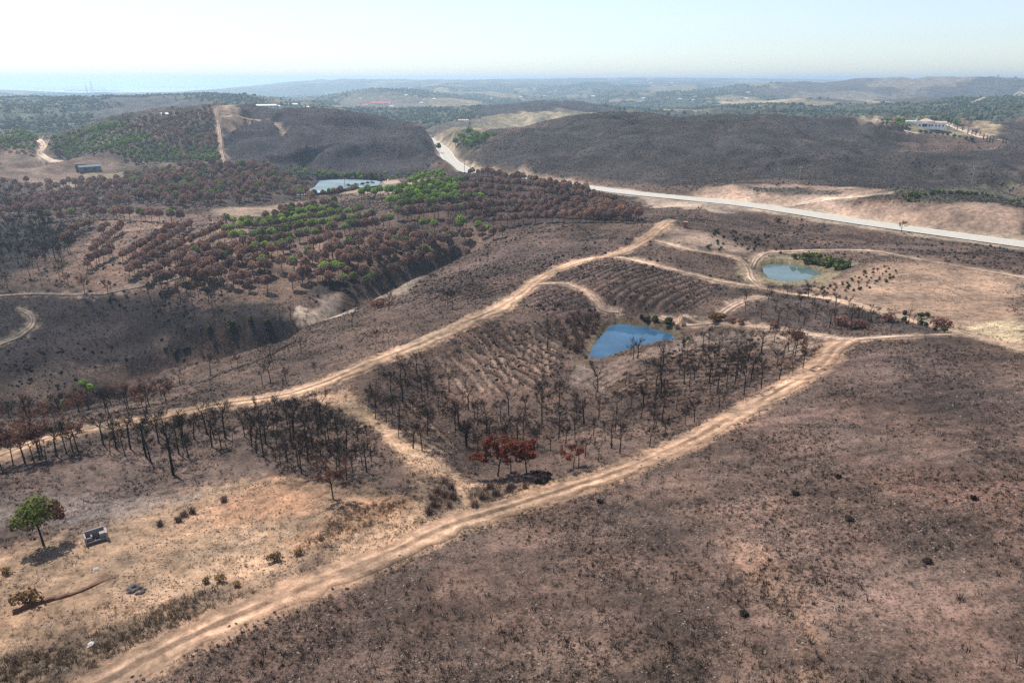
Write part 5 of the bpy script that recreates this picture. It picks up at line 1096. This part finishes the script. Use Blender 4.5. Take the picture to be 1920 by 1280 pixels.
for s, n_, g_ in (('570,189 690,176 800,180 880,196 800,205 720,205', 12, 'white houses on the far wooded slope'), ('850,172 1020,166 1180,172 1200,184 1000,186 860,186', 24, 'white houses scattered over the far plain'), ('1180,176 1420,172 1430,188 1300,196 1200,192', 14, 'white houses on the far right plain'), ('560,158 800,156 820,166 600,172', 5, 'white houses on the hazy far ridge'), ('1000,152 1300,151 1400,158 1000,163', 7, 'white houses near the horizon')):
    q = pl(s); k = 0
    while k < n_:
        u, v = hr.uniform(q[:, 0].min(), q[:, 0].max()), hr.uniform(q[:, 1].min(), q[:, 1].max())
        if poly_sd(np.array([u]), np.array([v]), q)[0] < 0: continue
        r_ = np.hypot(*pick(u, v)[0]); w = max(12, r_ * hr.uniform(.0022, .0048))
        if r_ > 16000: k += 1; continue
        e = far_house((u, v), w, w * .6, w * .26, w * .14, M_WHITE, hr.choice([M_WHITE, M_PINKROOF, M_TERRA]), g_[6:].replace('houses', 'house') if False else 'small white house, one of many ' + g_.split(' ', 2)[2], g_, hr.uniform(-.7, .7)); k += 1
# concrete tank beside the lone pine
tk = stand('concrete_tank', 'open roofless concrete tank with thick walls beside the lone pine', 'tank', (182, 1014), .05); tk.scale = (.82, .82, .82)
add_box('back_wall', M_CONC, tk, -1.75, 1.75, 1.0, 1.22, -.3, 1.9); add_box('side_wall', M_CONC, tk, -1.75, -1.53, -1.0, .997, -.3, 1.75); add_box('side_wall', M_CONC, tk, 1.4, 1.75, -1.1, .997, -.3, 1.75)
add_box('front_wall', M_CONCIN, tk, -1.527, 1.397, -1.1, -.9, -.3, .75); add_box('floor_slab', M_CONCIN, tk, -1.527, 1.397, -.897, .997, -.3, .35)  # shade of the front face is put into its darker concrete
add_box('pump_block', M_CONC, tk, .55, 1.397, -.5, .35, .353, 1.5); add_box('partition', M_CONC, tk, -.75, -.55, -.2, .6, .353, 1.3); add_box('partition', M_CONC, tk, -1.527, -.753, -.2, 0, .353, 1.1)
mb = MB(); mb.tube([(-.2, -.6, .4), (-.2, .5, .5), (.5, .6, .55)], [.1, .1, .1], 8, True); mb.obj('pipe', M_METAL, tk, True)
# earth bank, rocks
eb = stand('earth_bank', 'low red earth bank with a shaded side below the lone pine', 'bank', (130, 1114), 0); mb = MB(); er = random.Random(4)
for i in range(26):
    x0 = -6 + i * .47; h_ = .6 * (1 - i / 30) * er.uniform(.45, 1.25); w_ = .55 * er.uniform(.6, 1.4); y_ = .35 * math.sin(i * .35)
    rg = [(x0, y_ - w_ * .45, -.3), (x0, y_ - w_ * .25, h_ * .8), (x0, y_ + .1, h_), (x0, y_ + w_, h_ * .3), (x0, y_ + w_ * 1.6, -.3)]
    mb.v += rg
for i in range(25):
    for j in range(4): a = i * 5 + j; mb.f.append((a, a + 5, a + 6, a + 1)); mb.m.append(0)
mb.obj('bank', M_EARTH, eb); eb.children[0].name = 'earth_ridge'
def rock(uv, s, label, mat=M_ROCK, name='rock', cat='rock', group=None, seed=0):
    r_ = random.Random(seed); mb = MB(); n1 = 8; rings = []
    for k, (zz, rr) in enumerate(((-.25, .9), (.15, 1.05), (.5, .8), (.72, .35))): rings.append([(math.cos(a * .785 + k * .3) * rr * s * r_.uniform(.8, 1.2), math.sin(a * .785 + k * .3) * rr * s * .75 * r_.uniform(.8, 1.2), zz * s * r_.uniform(.85, 1.15)) for a in range(n1)])
    for a in range(3):
        for b in range(n1): mb.poly([rings[a][b], rings[a][(b + 1) % n1], rings[a + 1][(b + 1) % n1], rings[a + 1][b]])
    mb.poly(rings[3]); x, y, z = P3(*uv); o = mb.obj(name, mat); o.location = (x, y, z); o.rotation_euler = (0, 0, r_.uniform(0, 6)); return tag(o, label, cat, group)
rock((171, 1209), .5, 'white boulder in the dark brown weeds at the lower left', seed=1)
rock((180, 1068), .45, 'flat pale rock on the clearing below the concrete tank', seed=2)
for i, (du, dv) in enumerate(((0, 0), (9, -3), (-8, 4), (4, 7), (12, 5), (-4, -6), (16, 0), (-12, -1))): rock((254 + du, 1106 + dv), .35 + .08 * (i % 3), 'dark stone in the small rock pile right of the earth bank', M_CONCIN, 'rock', 'rock', 'stones of the small rock pile', 10 + i)
# brick pillar at the end of the ridge track
bp = stand('brick_pillar', 'small red brick pillar standing on bare soil near the end of the ridge track', 'pillar', (1285, 427)); add_box('shaft', M_REDB, bp, -.8, .8, -.8, .8, -.3, 2.4); add_box('cap', M_TERRA, bp, -.95, .95, -.95, .95, 2.403, 2.65)
# poles and pylons
def pole(uv, h, label, arm=1.2, mat=M_POLEC, group='utility poles'):
    e = stand('utility_pole', label, 'pole', uv, .5, group); mb = MB(); mb.tube([(0, 0, -.6), (0, 0, h)], [.2, .13], 6, True); mb.obj('post', mat, e)
    add_box('crossarm', M_METAL, e, -arm, arm, -.08, .08, h - .55, h - .4)
    for x in (-arm + .1, 0, arm - .1): add_box('insulator', M_INS, e, x - .09, x + .09, -.09, .09, h - .4 if x else h, h + .05 if x else h + .4)
pole((871, 321), 9, 'utility pole on the plantation ridge below the curving road', mat=M_WOODP); pole((647, 354), 8, 'utility pole on the near shore of the lake', mat=M_WOODP)
pole((1497, 348), 10.5, 'utility pole on the dark bank above the side track'); pole((1822, 345), 11, 'utility pole on the scrub slope at the right'); pole((1893, 472), 0.1, 'x') if False else None
def pylon(uv, h, label, w=5):
    e = stand('pylon', label, 'pylon', uv, .4, 'lattice pylons'); mb = MB()
    for sx in (-1, 1):
        for sy in (-1, 1): mb.tube([(sx * w, sy * w, -3), (sx * w * .22, sy * w * .22, h)], [.5, .35], 4)
    for i in range(7):
        z0, z1 = h * i / 7, h * (i + 1) / 7; a, b = w * (1 - .78 * i / 7), w * (1 - .78 * (i + 1) / 7)
        for s_ in (-1, 1): mb.tube([(-a, s_ * a, z0), (b, s_ * b, z1)], [.22, .22], 3); mb.tube([(s_ * a, -a, z0), (s_ * b, b, z1)], [.22, .22], 3)
    mb.obj('lattice_tower', M_METAL, e)
    for z in (h * .78, h * .9):
        m2 = MB(); m2.tube([(-w * 1.5, 0, z), (0, 0, z + 1), (w * 1.5, 0, z)], [.2, .5, .2], 4); m2.obj('crossarm', M_METAL, e)
pylon((164, 178), 62, 'shorter left lattice pylon before the lagoon'); pylon((174, 178), 84, 'taller right lattice pylon before the lagoon', 7); pylon((1868, 160), 45, 'lattice pylon on the far right ridge')
# sandbars of the lagoon
def bar(u0, u1, v, label, wid):
    pts = []
    for k in range(24):
        u = u0 + (u1 - u0) * k / 23; a, y, d = raydir(u, v + .35 * math.sin(k * 1.7)); t = (SEA + .5 - CAMZ) / d; pts.append((a * t, y * t, math.hypot(a, y) * t))
    mb = MB(); V_ = []
    for k, (x, y, r_) in enumerate(pts):
        w = wid * (.25 + math.sin(math.pi * k / 23) ** .5) * (1 + .3 * math.sin(k * 2.1)); nx, ny = x / r_, y / r_
        V_.append([(x - nx * w, y - ny * w, SEA - 1), (x, y, SEA + 9), (x + nx * w, y + ny * w, SEA - 1)])
    for k in range(23):
        for j in range(2): mb.poly([V_[k][j], V_[k + 1][j], V_[k + 1][j + 1], V_[k][j + 1]])
    tag(mb.obj('sandbar', M_SAND), label, 'sandbar', None, 'structure')
M_SAND = plain('sandbar_scrub', (.05, .05, .04))
bar(30, 230, 164.2, 'long low sandbar left of the lagoon mouth', 450); bar(258, 420, 163.6, 'low sandbar right of the lagoon mouth', 450); bar(60, 200, 168, 'nearer marsh bank in the lagoon, left', 300); bar(120, 225, 171, 'nearest marsh bank in the lagoon', 260)

print('FAR', FHR[:10])
# ------------------------------------------------------------------ haze
if HAZE:
    m = bpy.data.materials.new('haze_air'); m.use_nodes = True; nt = m.node_tree; nt.nodes.clear()
    pv = nt.nodes.new('ShaderNodeVolumePrincipled'); out = nt.nodes.new('ShaderNodeOutputMaterial')
    pv.inputs['Color'].default_value = (.62, .815, 1, 1); pv.inputs['Density'].default_value = 1.6e-4; pv.inputs['Anisotropy'].default_value = .5
    nt.links.new(pv.outputs[0], out.inputs['Volume'])
    mb = MB(); mb.box(-60000, 60000, -1500, 60000, -300, max(float(Z.max()) + 14, 98))
    tag(mb.obj('haze', m), 'pale blue haze thickening over the far hills', 'haze', kind='stuff')
